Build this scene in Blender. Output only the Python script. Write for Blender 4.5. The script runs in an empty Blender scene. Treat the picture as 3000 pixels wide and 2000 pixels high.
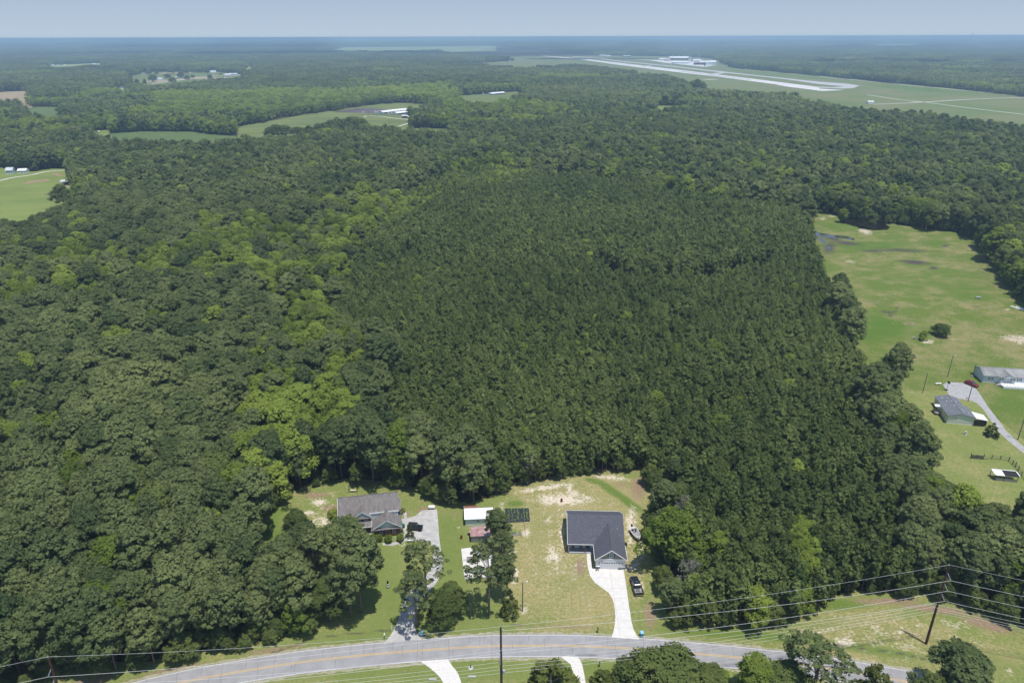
import bpy, math, random
import numpy as np
from mathutils import Vector, Matrix, geometry as mgeo

# ------------------------------------------------------------------ camera
SC = bpy.context.scene
ROOT = SC.collection
CAM_H = 120.0
F = 2100.0                      # focal length in pixels of a 3000 px wide frame
PITCH = math.atan2(892, F)
ROLL = math.radians(0.17)
cam_d = bpy.data.cameras.new('camera')
cam_d.sensor_width = 36.0
cam_d.lens = 36.0 * F / 3000.0
cam_d.clip_start = 1.0
cam_d.clip_end = 120000.0
cam = bpy.data.objects.new('camera', cam_d)
ROOT.objects.link(cam)
cam.matrix_world = Matrix.Translation((0, 0, CAM_H)) @ Matrix.Rotation(math.pi / 2 - PITCH, 4, 'X') @ Matrix.Rotation(-ROLL, 4, 'Z')
SC.camera = cam
CR = np.array(cam.matrix_world.to_3x3())

# ------------------------------------------------------------------ sky, sun, exposure
SUN_EL = 76.0
SUN_DIR = Vector((0.64, -0.77, 0)).normalized() * math.cos(math.radians(SUN_EL)) + Vector((0, 0, math.sin(math.radians(SUN_EL))))
world = bpy.data.worlds.new('World')
SC.world = world
world.use_nodes = True
wn = world.node_tree
bg = wn.nodes['Background']
sky = wn.nodes.new('ShaderNodeTexSky')
sky.sky_type = 'NISHITA'
sky.sun_disc = False
sky.sun_elevation = math.radians(SUN_EL)
sky.sun_rotation = math.atan2(SUN_DIR.x, SUN_DIR.y)
sky.altitude = 100
sky.air_density = 1.0
sky.dust_density = 0.4
sky.ozone_density = 2.5
wn.links.new(sky.outputs[0], bg.inputs[0])
bg.inputs[1].default_value = 0.14
# summer haze whitens the low sky: blends into the clear sky by about 25 degrees up
tcw = wn.nodes.new('ShaderNodeTexCoord'); sepw = wn.nodes.new('ShaderNodeSeparateXYZ'); wn.links.new(tcw.outputs['Generated'], sepw.inputs[0])
rmp = wn.nodes.new('ShaderNodeValToRGB'); wn.links.new(sepw.outputs[2], rmp.inputs[0])
rmp.color_ramp.elements[0].position = 0.0; rmp.color_ramp.elements[0].color = (.490, .600, .712, 1)
rmp.color_ramp.elements[1].position = .45; rmp.color_ramp.elements[1].color = (.20, .32, .56, 1)
e_ = rmp.color_ramp.elements.new(.05); e_.color = (.400, .508, .660, 1)
bg2 = wn.nodes.new('ShaderNodeBackground'); bg2.inputs[1].default_value = 1.0; wn.links.new(rmp.outputs[0], bg2.inputs[0])
mr = wn.nodes.new('ShaderNodeMapRange'); mr.inputs[1].default_value = .06; mr.inputs[2].default_value = .45; mr.interpolation_type = 'SMOOTHSTEP'
wn.links.new(sepw.outputs[2], mr.inputs[0])
msw = wn.nodes.new('ShaderNodeMixShader'); wn.links.new(mr.outputs[0], msw.inputs[0]); wn.links.new(bg2.outputs[0], msw.inputs[1]); wn.links.new(bg.outputs[0], msw.inputs[2])
wn.links.new(msw.outputs[0], wn.nodes['World Output'].inputs[0])
sun_d = bpy.data.lights.new('sun', 'SUN')
sun_d.energy = 4.4
sun_d.angle = math.radians(0.6)
sun_d.color = (1.0, 0.955, 0.89)
sun = bpy.data.objects.new('sun', sun_d)
sun.rotation_euler = SUN_DIR.to_track_quat('Z', 'Y').to_euler()
sun.location = (0, 0, 400)
ROOT.objects.link(sun)
SC.view_settings.view_transform = 'Standard'
SC.view_settings.look = 'None'
SC.view_settings.exposure = 0.0
SC.view_settings.gamma = 1.0
SC.view_settings.use_curve_mapping = False
cy = SC.cycles
cy.max_bounces = 5
cy.diffuse_bounces = 4
cy.glossy_bounces = 2
cy.transmission_bounces = 2
cy.volume_bounces = 1
cy.transparent_max_bounces = 6
cy.sample_clamp_indirect = 4.0

rng = np.random.default_rng(7)
random.seed(7)


# ------------------------------------------------------------------ helpers: photo pixel <-> place
def G(px, py, z=0.0):
    """the point at height z that the photograph shows at pixel (px, py); arrays work too"""
    px = np.asarray(px, float); py = np.asarray(py, float)
    v = np.stack([(px - 1500) / F, (1000 - py) / F, -np.ones_like(px)], -1) @ CR.T
    t = (z - CAM_H) / v[..., 2]
    return v[..., 0] * t, v[..., 1] * t


def P(x, y, z):
    """pixel and depth of a place"""
    w = np.stack([np.asarray(x, float), np.asarray(y, float), np.asarray(z, float) - CAM_H + 0 * np.asarray(x, float)], -1) @ CR
    d = -w[..., 2]
    d = np.where(np.abs(d) < 1e-6, 1e-6, d)
    return 1500 + F * w[..., 0] / d, 1000 - F * w[..., 1] / d, d


def poly(pts, z0=0.0):
    """ground outline from pixel points (x, y) or (x, y, height of the treetop seen there)"""
    out = []
    for p in pts:
        z = p[2] if len(p) > 2 else z0
        out.append(G(p[0], p[1], z))
    return np.array(out)


def inside(pg, x, y):
    r = np.zeros(x.shape, bool)
    n = len(pg)
    j = n - 1
    for i in range(n):
        xi, yi = pg[i]; xj, yj = pg[j]
        if yi != yj:
            c = ((yi > y) != (yj > y)) & (x < (xj - xi) * (y - yi) / (yj - yi) + xi)
            r ^= c
        j = i
    return r


def noise2(x, y, s, seed):
    """smooth value field, about -1..1, feature size s"""
    r = np.random.default_rng(seed)
    v = 0
    for k in range(7):
        a = r.uniform(0, 2 * math.pi); q = 2 * math.pi / (s * r.uniform(.6, 1.7))
        v = v + np.sin(q * (x * math.cos(a) + y * math.sin(a)) + r.uniform(0, 6.28) + 1.5 * np.sin(q * .6 * (y * math.cos(a) - x * math.sin(a)) + r.uniform(0, 6.28)))
    return v / 3.2


def label(o, text, cat=None, group=None, kind=None):
    o['label'] = text
    if cat: o['category'] = cat
    if group: o['group'] = group
    if kind: o['kind'] = kind
    return o


def mesh_np(name, v, t, mats, mi=None, smooth=False):
    me = bpy.data.meshes.new(name)
    v = np.asarray(v, np.float32); t = np.asarray(t, np.int32)
    n, k = t.shape
    me.vertices.add(len(v)); me.vertices.foreach_set('co', v.ravel())
    me.loops.add(n * k); me.loops.foreach_set('vertex_index', t.ravel())
    me.polygons.add(n)
    me.polygons.foreach_set('loop_start', np.arange(0, n * k, k, dtype=np.int32))
    me.polygons.foreach_set('loop_total', np.full(n, k, np.int32))
    if mi is not None: me.polygons.foreach_set('material_index', np.asarray(mi, np.int32))
    me.update(calc_edges=True)
    for m in mats: me.materials.append(m)
    if smooth: me.polygons.foreach_set('use_smooth', np.ones(n, bool))
    return me


class MB:
    """collects shapes for one mesh"""
    def __init__(s): s.v = []; s.f = []; s.m = []
    def add(s, vs, fs, m=0):
        b = len(s.v); s.v += [tuple(map(float, p)) for p in vs]; s.f += [tuple(b + i for i in f) for f in fs]; s.m += [m] * len(fs); return s
    def box(s, x0, x1, y0, y1, z0, z1, m=0, rz=0.0, c=None):
        vs = [(x, y, z) for z in (z0, z1) for y in (y0, y1) for x in (x0, x1)]
        if rz:
            cx, cyy = c if c else ((x0 + x1) / 2, (y0 + y1) / 2); ca, sa = math.cos(rz), math.sin(rz)
            vs = [(cx + (x - cx) * ca - (y - cyy) * sa, cyy + (x - cx) * sa + (y - cyy) * ca, z) for x, y, z in vs]
        return s.add(vs, [(0, 2, 3, 1), (4, 5, 7, 6), (0, 1, 5, 4), (2, 6, 7, 3), (0, 4, 6, 2), (1, 3, 7, 5)], m)
    def slab(s, quad, th, m=0):
        """a plate: top face quad (list of points), thickness th downwards"""
        n = len(quad); lo = [(x, y, z - th) for x, y, z in quad]
        return s.add(list(quad) + lo, [tuple(range(n)), tuple(range(2 * n - 1, n - 1, -1))] + [(i, i + n, (i + 1) % n + n, (i + 1) % n) for i in range(n)], m)
    def tube(s, pts, rad, n=8, m=0, cap=True):
        pts = [Vector(p) for p in pts]
        rad = rad if isinstance(rad, (list, tuple)) else [rad] * len(pts)
        vs = []; fs = []
        for i, p in enumerate(pts):
            d = (pts[min(i + 1, len(pts) - 1)] - pts[max(i - 1, 0)]).normalized()
            a = d.cross(Vector((0, 0, 1)) if abs(d.z) < .9 else Vector((1, 0, 0))).normalized(); b = d.cross(a)
            for k in range(n):
                t = 2 * math.pi * k / n
                vs.append(p + (a * math.cos(t) + b * math.sin(t)) * rad[i])
        for i in range(len(pts) - 1):
            for k in range(n):
                fs.append((i * n + k, i * n + (k + 1) % n, (i + 1) * n + (k + 1) % n, (i + 1) * n + k))
        if cap: fs += [tuple(range(n)), tuple(range((len(pts) - 1) * n, len(pts) * n))[::-1]]
        return s.add(vs, fs, m)
    def lathe(s, prof, n=16, c=(0, 0, 0), m=0, axis='z'):
        vs = []; fs = []
        for r, h in prof:
            for k in range(n):
                t = 2 * math.pi * k / n; a, b = r * math.cos(t), r * math.sin(t)
                q = (a, b, h) if axis == 'z' else ((h, a, b) if axis == 'x' else (a, h, b))
                vs.append((q[0] + c[0], q[1] + c[1], q[2] + c[2]))
        for i in range(len(prof) - 1):
            for k in range(n): fs.append((i * n + k, i * n + (k + 1) % n, (i + 1) * n + (k + 1) % n, (i + 1) * n + k))
        fs += [tuple(range(n)), tuple(range((len(prof) - 1) * n, len(prof) * n))[::-1]]
        return s.add(vs, fs, m)
    def rows(s, rows, m=0, close=True):
        """skin over rows of points of equal length"""
        n = len(rows[0]); vs = [p for r in rows for p in r]; fs = []
        for i in range(len(rows) - 1):
            for k in range(n if close else n - 1): fs.append((i * n + k, i * n + (k + 1) % n, (i + 1) * n + (k + 1) % n, (i + 1) * n + k))
        if close: fs += [tuple(range(n))[::-1], tuple(range((len(rows) - 1) * n, len(rows) * n))]
        return s.add(vs, fs, m)
    def out(s, name, mats, parent=None, smooth=False, bevel=0.0, lab=None):
        me = bpy.data.meshes.new(name); me.from_pydata(s.v, [], s.f)
        import bmesh
        bm = bmesh.new(); bm.from_mesh(me); bmesh.ops.recalc_face_normals(bm, faces=bm.faces)
        if bevel: bmesh.ops.bevel(bm, geom=[e for e in bm.edges if len(e.link_faces) == 2 and e.calc_face_angle(0) > .6], offset=bevel, segments=1, affect='EDGES')
        bm.to_mesh(me); bm.free()
        mats = mats if isinstance(mats, (list, tuple)) else [mats]
        for q in mats: me.materials.append(q)
        if not bevel: me.polygons.foreach_set('material_index', s.m)
        if smooth: me.polygons.foreach_set('use_smooth', [True] * len(me.polygons))
        o = bpy.data.objects.new(name, me); ROOT.objects.link(o)
        if parent: o.parent = parent
        if lab: o['label'] = lab
        return o


def empty(name, x, y, z=0.0, rz=0.0):
    o = bpy.data.objects.new(name, None); ROOT.objects.link(o)
    o.location = (x, y, z); o.rotation_euler = (0, 0, rz); o.empty_display_size = .5
    return o


# ------------------------------------------------------------------ materials
def nt(name):
    m = bpy.data.materials.new(name); m.use_nodes = True
    t = m.node_tree
    return m, t, t.nodes, t.links, t.nodes['Principled BSDF']


def mat(name, col, rough=.8, var=.0, scale=4.0, col2=None, metal=0.0, spec=.3, bump=0.0, bscale=20.0, stretch=None):
    m, t, N, L, b = nt(name)
    b.inputs['Roughness'].default_value = rough; b.inputs['Metallic'].default_value = metal
    b.inputs['Specular IOR Level'].default_value = spec
    tc = N.new('ShaderNodeTexCoord'); src = tc.outputs['Object']
    if stretch:
        mp = N.new('ShaderNodeMapping'); mp.inputs['Scale'].default_value = stretch; L.new(src, mp.inputs[0]); src = mp.outputs[0]
    if var or col2:
        n = N.new('ShaderNodeTexNoise'); n.inputs['Scale'].default_value = scale; n.inputs['Detail'].default_value = 6; n.inputs['Roughness'].default_value = .65
        L.new(src, n.inputs['Vector'])
        r = N.new('ShaderNodeValToRGB'); c2 = col2 or tuple(c * (1 - var) for c in col)
        r.color_ramp.elements[0].position = .35; r.color_ramp.elements[1].position = .65
        r.color_ramp.elements[0].color = (*c2, 1); r.color_ramp.elements[1].color = (*[min(1, c * (1 + (var if not col2 else 0))) for c in col], 1)
        L.new(n.outputs['Fac'], r.inputs[0]); L.new(r.outputs[0], b.inputs['Base Color'])
    else:
        b.inputs['Base Color'].default_value = (*col, 1)
    if bump:
        n2 = N.new('ShaderNodeTexNoise'); n2.inputs['Scale'].default_value = bscale; n2.inputs['Detail'].default_value = 4; L.new(src, n2.inputs['Vector'])
        bp = N.new('ShaderNodeBump'); bp.inputs['Strength'].default_value = .6; bp.inputs['Distance'].default_value = bump
        L.new(n2.outputs['Fac'], bp.inputs['Height']); L.new(bp.outputs[0], b.inputs['Normal'])
    return m


def foliage(name, c_lo, c_hi, trans=.25, leafscale=.7):
    """leaf material: each tree its own tint, stands drift in colour, clumps differ"""
    m, t, N, L, b = nt(name)
    N.remove(b)
    out = N['Material Output']
    geo = N.new('ShaderNodeNewGeometry'); oi = N.new('ShaderNodeObjectInfo')
    at = N.new('ShaderNodeAttribute'); at.attribute_type = 'INSTANCER'; at.attribute_name = 'tint'
    big = N.new('ShaderNodeTexNoise'); big.inputs['Scale'].default_value = .012; big.inputs['Detail'].default_value = 2
    mid = N.new('ShaderNodeTexNoise'); mid.inputs['Scale'].default_value = .22; mid.inputs['Detail'].default_value = 2
    fine = N.new('ShaderNodeTexNoise'); fine.inputs['Scale'].default_value = leafscale; fine.inputs['Detail'].default_value = 3
    for q in (big, mid, fine): L.new(geo.outputs['Position'], q.inputs['Vector'])
    def math_(op, a, b_, clamp=False):
        q = N.new('ShaderNodeMath'); q.operation = op; q.use_clamp = clamp
        for i, u in enumerate((a, b_)):
            if isinstance(u, (int, float)): q.inputs[i].default_value = u
            else: L.new(u, q.inputs[i])
        return q.outputs[0]
    # fac = .28*rand + .35*big + .3*mid + .4*fine + tint - .3
    f = math_('MULTIPLY', oi.outputs['Random'], .50)
    f = math_('ADD', f, math_('MULTIPLY', big.outputs['Fac'], .5))
    f = math_('ADD', f, math_('MULTIPLY', mid.outputs['Fac'], .5))
    f = math_('ADD', f, math_('MULTIPLY', fine.outputs['Fac'], .9))
    f = math_('ADD', f, at.outputs['Fac'])
    f = math_('SUBTRACT', f, .70, True)
    mx = N.new('ShaderNodeMix'); mx.data_type = 'RGBA'
    mx.inputs[6].default_value = (*c_lo, 1); mx.inputs[7].default_value = (*c_hi, 1)
    L.new(f, mx.inputs[0])
    nv = N.new('ShaderNodeAttribute'); nv.attribute_name = 'leaf_dir'
    vt = N.new('ShaderNodeVectorTransform'); vt.vector_type = 'NORMAL'; vt.convert_from = 'OBJECT'; vt.convert_to = 'WORLD'
    L.new(nv.outputs['Vector'], vt.inputs[0])
    d = N.new('ShaderNodeBsdfDiffuse'); tr = N.new('ShaderNodeBsdfTranslucent'); ms = N.new('ShaderNodeMixShader')
    L.new(mx.outputs[2], d.inputs[0]); L.new(mx.outputs[2], tr.inputs[0]); ms.inputs[0].default_value = trans
    L.new(vt.outputs[0], d.inputs['Normal'])
    L.new(d.outputs[0], ms.inputs[1]); L.new(tr.outputs[0], ms.inputs[2]); L.new(ms.outputs[0], out.inputs['Surface'])
    return m


M_PINE = foliage('pine_needles', (.080, .122, .050), (.250, .298, .116), .36, 1.3)
M_YPINE = foliage('young_pine_needles', (.088, .134, .044), (.242, .305, .100), .40, 1.5)
M_LEAF = foliage('broad_leaves', (.112, .168, .032), (.305, .385, .080), .42, 1.0)
M_OAK = foliage('dark_leaves', (.080, .116, .036), (.200, .250, .078), .38, .8)
M_CEDAR = foliage('cedar_leaves', (.070, .092, .024), (.180, .210, .058), .3, 1.4)
M_BARK = mat('pine_bark', (.16, .12, .095), .9, .35, 3)
M_BARKG = mat('grey_bark', (.24, .22, .19), .9, .3, 3)
# ------------------------------------------------------------------ outlines of what is open ground (from the photograph)
YARDS = poly([(-200, 2125), (100, 2035), (250, 1994), (400, 1974), (480, 1957), (600, 1930), (700, 1907), (800, 1892), (870, 1874), (921, 1860),
              (955, 1835), (945, 1815), (900, 1795), (830, 1792), (785, 1765), (775, 1690), (775, 1590), (792, 1518), (845, 1475), (880, 1440),
              (930, 1425), (1010, 1418), (1150, 1428), (1240, 1450), (1290, 1478), (1370, 1492), (1440, 1475), (1475, 1445), (1530, 1425), (1600, 1415),
              (1670, 1400), (1750, 1392), (1895, 1378), (1904, 1450), (1904, 1520), (1912, 1600), (1922, 1700), (1934, 1780), (1950, 1848),
              (2100, 1845), (2230, 1840), (2340, 1830), (2410, 1800), (2480, 1765), (2590, 1748), (2700, 1752), (2800, 1765), (2900, 1805),
              (3000, 1840), (3200, 1900), (3600, 2000), (3600, 2600), (-200, 2600)])
MEADOW = poly([(2372, 612), (2388, 700, 11), (2425, 800, 10), (2476, 880, 9.5), (2520, 980, 11), (2550, 1060, 13), (2600, 1150, 15.5), (2694, 1158, 17.2),
               (2733, 1212, 17.6), (2758, 1300, 17.2), (2795, 1385, 16.5), (2866, 1428, 16), (3000, 1450, 15), (3500, 1510, 14), (3500, 1100, 0),
               (3150, 1000), (3000, 888), (2960, 852), (2910, 792), (2870, 742), (2850, 702), (2800, 682), (2700, 667), (2560, 652), (2450, 632)])
SHEDFIELD = poly([(-300, 690, 19), (0, 640, 19), (100, 618, 19), (170, 592, 19), (226, 580, 17), (218, 545), (203, 520), (198, 495), (150, 494), (100, 502), (60, 505), (0, 490), (-200, 520)])
CROPS = poly([(300, 400), (330, 391), (420, 385), (560, 386), (640, 396), (692, 398), (692, 410, 18), (640, 412, 18), (560, 416, 18), (450, 413, 18), (330, 410, 18)])
HOGFARM = poly([(692, 372), (816, 350), (890, 336), (968, 326), (1059, 312), (1120, 304), (1180, 302), (1258, 306), (1262, 316), (1250, 332), (1203, 350), (1200, 376),
                (1330, 378), (1300, 386, 18), (1167, 378, 18), (1120, 370, 18), (1092, 366, 18), (1065, 353, 18), (995, 354, 18), (915, 370, 18), (880, 376, 18), (866, 396, 18), (776, 398, 18), (694, 400, 18)])
HOGFARM2 = poly([(1345, 280), (1420, 276), (1517, 268), (1519, 276, 19), (1480, 281, 20), (1423, 289, 20), (1347, 291, 20)])
AIRFIELD = poly([(1300, 136), (1455, 135), (1553, 146), (1600, 149), (1643, 154), (1716, 160), (1770, 163), (1830, 164), (1900, 165), (1960, 166), (2060, 170), (2105, 178), (2120, 190), (2142, 199), (2406, 224), (2636, 247),
                 (2865, 268), (3000, 284), (3400, 322), (3400, 440, 14), (3000, 374, 14), (2942, 371, 14), (2884, 363, 14), (2789, 351, 14), (2712, 334, 14), (2636, 331, 14), (2540, 327, 14),
                 (2463, 309, 14), (2368, 288, 14), (2272, 269, 14), (2157, 268, 14), (2084, 271, 14), (2023, 262, 14), (2015, 242, 14), (1968, 227, 14), (1878, 218, 14), (1770, 199, 14),
                 (1683, 191, 14), (1607, 194, 18), (1546, 197, 18), (1419, 186, 19), (1300, 181, 20), (1320, 178, 20), (1484, 176, 6), (1484, 164, 20), (1400, 161, 20), (1372, 156, 20), (1300, 152, 20)])
FARMS = poly([(367, 226), (442, 211), (490, 211), (561, 211), (604, 211), (629, 205), (638, 211), (711, 219), (711, 231, 18), (668, 231, 20), (620, 232, 20), (561, 237, 20), (510, 246, 20), (442, 250, 20), (391, 240, 20)])
BROWNFIELD = poly([(-100, 276), (0, 270), (44, 268), (88, 267), (87, 285, 19), (44, 290, 19), (0, 293, 19), (-100, 301, 19)])
BEANFIELD = poly([(41, 322), (112, 313), (184, 314), (183, 328, 19), (143, 338, 19), (90, 335, 19)])
BARNYARD = poly([(268, 384), (320, 380), (318, 398, 18), (270, 399, 18)])
FARFIELD = poly([(944, 148, 20), (1010, 139), (1100, 138), (1454, 135), (1454, 142, 20), (1200, 149, 20), (1010, 150, 20)])
GLADE = poly([(1914, 310), (1994, 311), (1968, 320, 18), (1925, 319, 18)])
FARROWS = [poly(q) for q in ([(720, 192), (742, 192), (740, 204, 20), (716, 204, 20)], [(138, 192), (300, 185), (305, 192, 20), (140, 199, 20)], [(340, 260), (375, 252), (372, 266, 19), (340, 270, 19)],
                             [(2560, 130), (2700, 131), (2700, 134, 20), (2560, 134, 20)], [(1480, 118), (1540, 118), (1540, 122, 20), (1480, 122, 20)], [(500, 128), (640, 127), (640, 130.5, 20), (500, 131, 20)])]
OPEN = [YARDS, MEADOW, SHEDFIELD, CROPS, HOGFARM, HOGFARM2, AIRFIELD, FARMS, BROWNFIELD, BEANFIELD, BARNYARD, FARFIELD, GLADE] + FARROWS
PLANTATION = poly([(1390, 470), (1200, 548), (1084, 676), (1008, 765), (982, 880), (1060, 985), (1148, 1020), (1130, 1080), (1097, 1148), (1130, 1230), (1200, 1255),
                   (1300, 1300), (1420, 1320), (1480, 1380), (1500, 1430), (1890, 1380), (1985, 1400), (2005, 1500), (2005, 1860), (2400, 1860), (2600, 1740), (2690, 1640), (2640, 1560), (2600, 1400),
                   (2590, 1300), (2560, 1200), (2540, 1100), (2500, 980), (2440, 850), (2400, 720), (2360, 600), (2300, 590), (2000, 560), (1800, 520), (1600, 500)], 11)
LEAFY = [poly(q, 14) for q in (
    [(0, 790), (250, 715), (510, 730), (610, 640), (715, 635), (890, 600), (1020, 560), (1110, 530), (1110, 640), (1020, 715), (1000, 830), (970, 920), (1085, 1020), (1020, 1120), (1045, 1200), (900, 1250),
     (790, 1400), (820, 1480), (700, 1500), (640, 1400), (610, 1380), (640, 1150), (715, 1095), (840, 1020), (830, 900), (715, 840), (485, 815), (250, 870), (0, 900)],
    [(1330, 480), (1390, 455), (1500, 450), (1560, 480), (1480, 520), (1330, 530), (1150, 640), (1100, 650), (1180, 560)],
    [(300, 1420), (400, 1380), (490, 1400), (480, 1490), (380, 1500)],
    [(0, 330), (120, 345), (300, 335), (500, 290), (760, 255), (1000, 262), (1330, 240), (1330, 300), (1250, 300), (1000, 315), (800, 345), (690, 370), (690, 400), (500, 385), (330, 385), (0, 400)],
    [(1290, 300), (1500, 290), (1700, 310), (1700, 350), (1500, 370), (1250, 370)])]
HEDGE_LOT = poly([(1885, 1370), (1990, 1390), (2005, 1500), (2005, 1860), (1935, 1855), (1890, 1600)], 6)
POND = poly([(2455, 637), (2475, 634), (2540, 640), (2590, 655), (2608, 665), (2600, 673), (2560, 675), (2500, 662), (2465, 652)])


def is_open(x, y):
    r = np.zeros(x.shape, bool)
    for pg in OPEN: r |= inside(pg, x, y)
    return r


def near_open(x, y, d):
    r = np.zeros(x.shape, bool)
    for dx, dy in ((d, 0), (-d, 0), (0, d), (0, -d)): r |= is_open(x + dx, y + dy)
    return r


# ------------------------------------------------------------------ tree shapes
def clumps(r, lobes, n, size, squash=.75, spiky=0.0, down=-.35):
    """leaf-sized faces spread over many small lobes"""
    lobes = np.asarray(lobes); k = len(lobes)
    d = r.normal(size=(k * n, 3)); d /= np.linalg.norm(d, axis=1)[:, None]
    low = d[:, 2] < down; d[low, 2] *= -1
    c = np.repeat(lobes, n, axis=0)
    rr = c[:, 3] * r.uniform(.72, 1.08, k * n)
    pos = c[:, :3] + d * rr[:, None] * np.array([1, 1, squash])
    nrm = d + r.normal(scale=.45, size=d.shape) + np.array([0, 0, .25]); nrm /= np.linalg.norm(nrm, axis=1)[:, None]
    a = np.cross(nrm, r.normal(size=d.shape)); a /= np.linalg.norm(a, axis=1)[:, None]
    sp = r.uniform(size=k * n) < spiky
    up = d * .7 + np.array([0, 0, .75]) + r.normal(scale=.3, size=d.shape); up /= np.linalg.norm(up, axis=1)[:, None]
    a[sp] = up[sp]
    b = np.cross(nrm, a); b /= np.maximum(np.linalg.norm(b, axis=1), 1e-6)[:, None]
    s = (size * r.uniform(.6, 1.35, k * n))[:, None]
    wa = np.where(sp, 1.5, 1.0)[:, None]; wb = np.where(sp, .55, 1.0)[:, None]
    v = np.stack([pos + a * s * .62 * wa, pos - a * s * .4 * wa + b * s * .52 * wb, pos - a * s * .36 * wa - b * s * .52 * wb], 1)
    
    cen = lobes[:, :3].mean(0)
    od = pos - cen; od /= np.maximum(np.linalg.norm(od, axis=1), .01)[:, None]
    ld = d * .42 + nrm * .62 + od * .32 + np.array([0, 0, .42]); ld /= np.linalg.norm(ld, axis=1)[:, None]
    return v.reshape(-1, 3), np.arange(len(v) * 3).reshape(-1, 3), np.repeat(ld, 3, axis=0)


def with_shell(r, lb, c, n, size):
    """adds a looser inner layer so that gaps between clumps show leaves, not holes"""
    lb2 = np.array(lb, float)
    cen = lb2[:, :3].mean(0)
    big = lb2.copy(); big[:, :3] = cen + (lb2[:, :3] - cen) * .78; big[:, 3] *= 1.55
    c2 = clumps(r, big, n, size, .7, .1, -.1)
    m = merge([c, c2])
    return m


def tube_np(p0, p1, r0, r1, n=6):
    p0 = np.array(p0, float); p1 = np.array(p1, float); d = p1 - p0; d /= np.linalg.norm(d)
    a = np.cross(d, [0, 0, 1.0] if abs(d[2]) < .9 else [1.0, 0, 0]); a /= np.linalg.norm(a); b = np.cross(d, a)
    t = np.linspace(0, 2 * math.pi, n, endpoint=False)
    ring = np.cos(t)[:, None] * a + np.sin(t)[:, None] * b
    v = np.concatenate([p0 + ring * r0, p1 + ring * r1])
    i = np.arange(n); j = (i + 1) % n
    f = np.concatenate([np.stack([i, j, j + n], 1), np.stack([i, j + n, i + n], 1)])
    return v, f


def merge(parts):
    V = []; T = []; D = []; b = 0
    for p in parts:
        v, t = p[0], p[1]
        V.append(v); T.append(t + b); b += len(v); D.append(p[2] if len(p) > 2 else np.tile([0, 0, 1.0], (len(v), 1)))
    return np.concatenate(V), np.concatenate(T), np.concatenate(D)


def leaf_mesh(name, v, t, d, mats, mi=None):
    me = mesh_np(name, v, t, mats, mi)
    a = me.attributes.new('leaf_dir', 'FLOAT_VECTOR', 'POINT'); a.data.foreach_set('vector', d.astype(np.float32).ravel())
    return me


def lobes_dome(r, n, R, z0, z1, lob, round_=2.2, fill=.35, lean=.12):
    t = r.uniform(size=n) ** .75
    ang = r.uniform(0, 2 * math.pi, n)
    wob = 1 + .22 * np.sin(ang * 2 + r.uniform(0, 6)) + .16 * np.sin(ang * 3 + r.uniform(0, 6))
    prof = np.sqrt(np.clip(1 - t ** round_, .02, 1)) * np.clip(.55 + 2.2 * t, 0, 1)
    rad = R * prof * wob * np.sqrt(r.uniform(fill, 1, n)) * r.uniform(.84, 1.16, n)
    lx, ly = r.normal(scale=lean * R, size=2)
    return np.stack([rad * np.cos(ang) + lx * t, rad * np.sin(ang) + ly * t, z0 + (z1 - z0) * t - lob * .5 + r.normal(scale=.05 * R, size=n), lob * r.uniform(.65, 1.25, n)], 1)


def lobes_cone(r, R, z0, z1, levels, lob, power=.8):
    L = []
    for k in range(levels):
        t = (k + r.uniform(-.3, .3)) / levels
        rad = R * max(0.0, 1 - t) ** power
        m = max(1, int(6 * (1 - t) + 1))
        a0 = r.uniform(0, 6.28)
        for j in range(m):
            a = a0 + j * 2 * math.pi / m + r.normal(scale=.2); q = rad * r.uniform(.55, 1.0)
            L.append((q * math.cos(a), q * math.sin(a), z0 + (z1 - z0) * t + r.normal(scale=.15), lob * r.uniform(.7, 1.2) * (1 - .4 * t)))
    L.append((0, 0, z1 - lob * .6, lob * .5))
    return np.array(L)


def limbs(r, lob, trunk_r, H, z_lo, cnt):
    T = [tube_np((0, 0, 0), (0, 0, H * .55), trunk_r, trunk_r * .75, 7), tube_np((0, 0, H * .55), (0, 0, H * .93), trunk_r * .75, trunk_r * .2, 5)]
    idx = r.choice(len(lob), min(cnt, len(lob)), replace=False)
    for i in idx:
        x, y, z = lob[i, :3]
        s = max(z_lo, z - .35 * math.hypot(x, y) - .8)
        s = min(s, H * .88)
        T.append(tube_np((0, 0, s), (x * .92, y * .92, z), trunk_r * .3, trunk_r * .1, 4))
    return merge(T)[:2]


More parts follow.
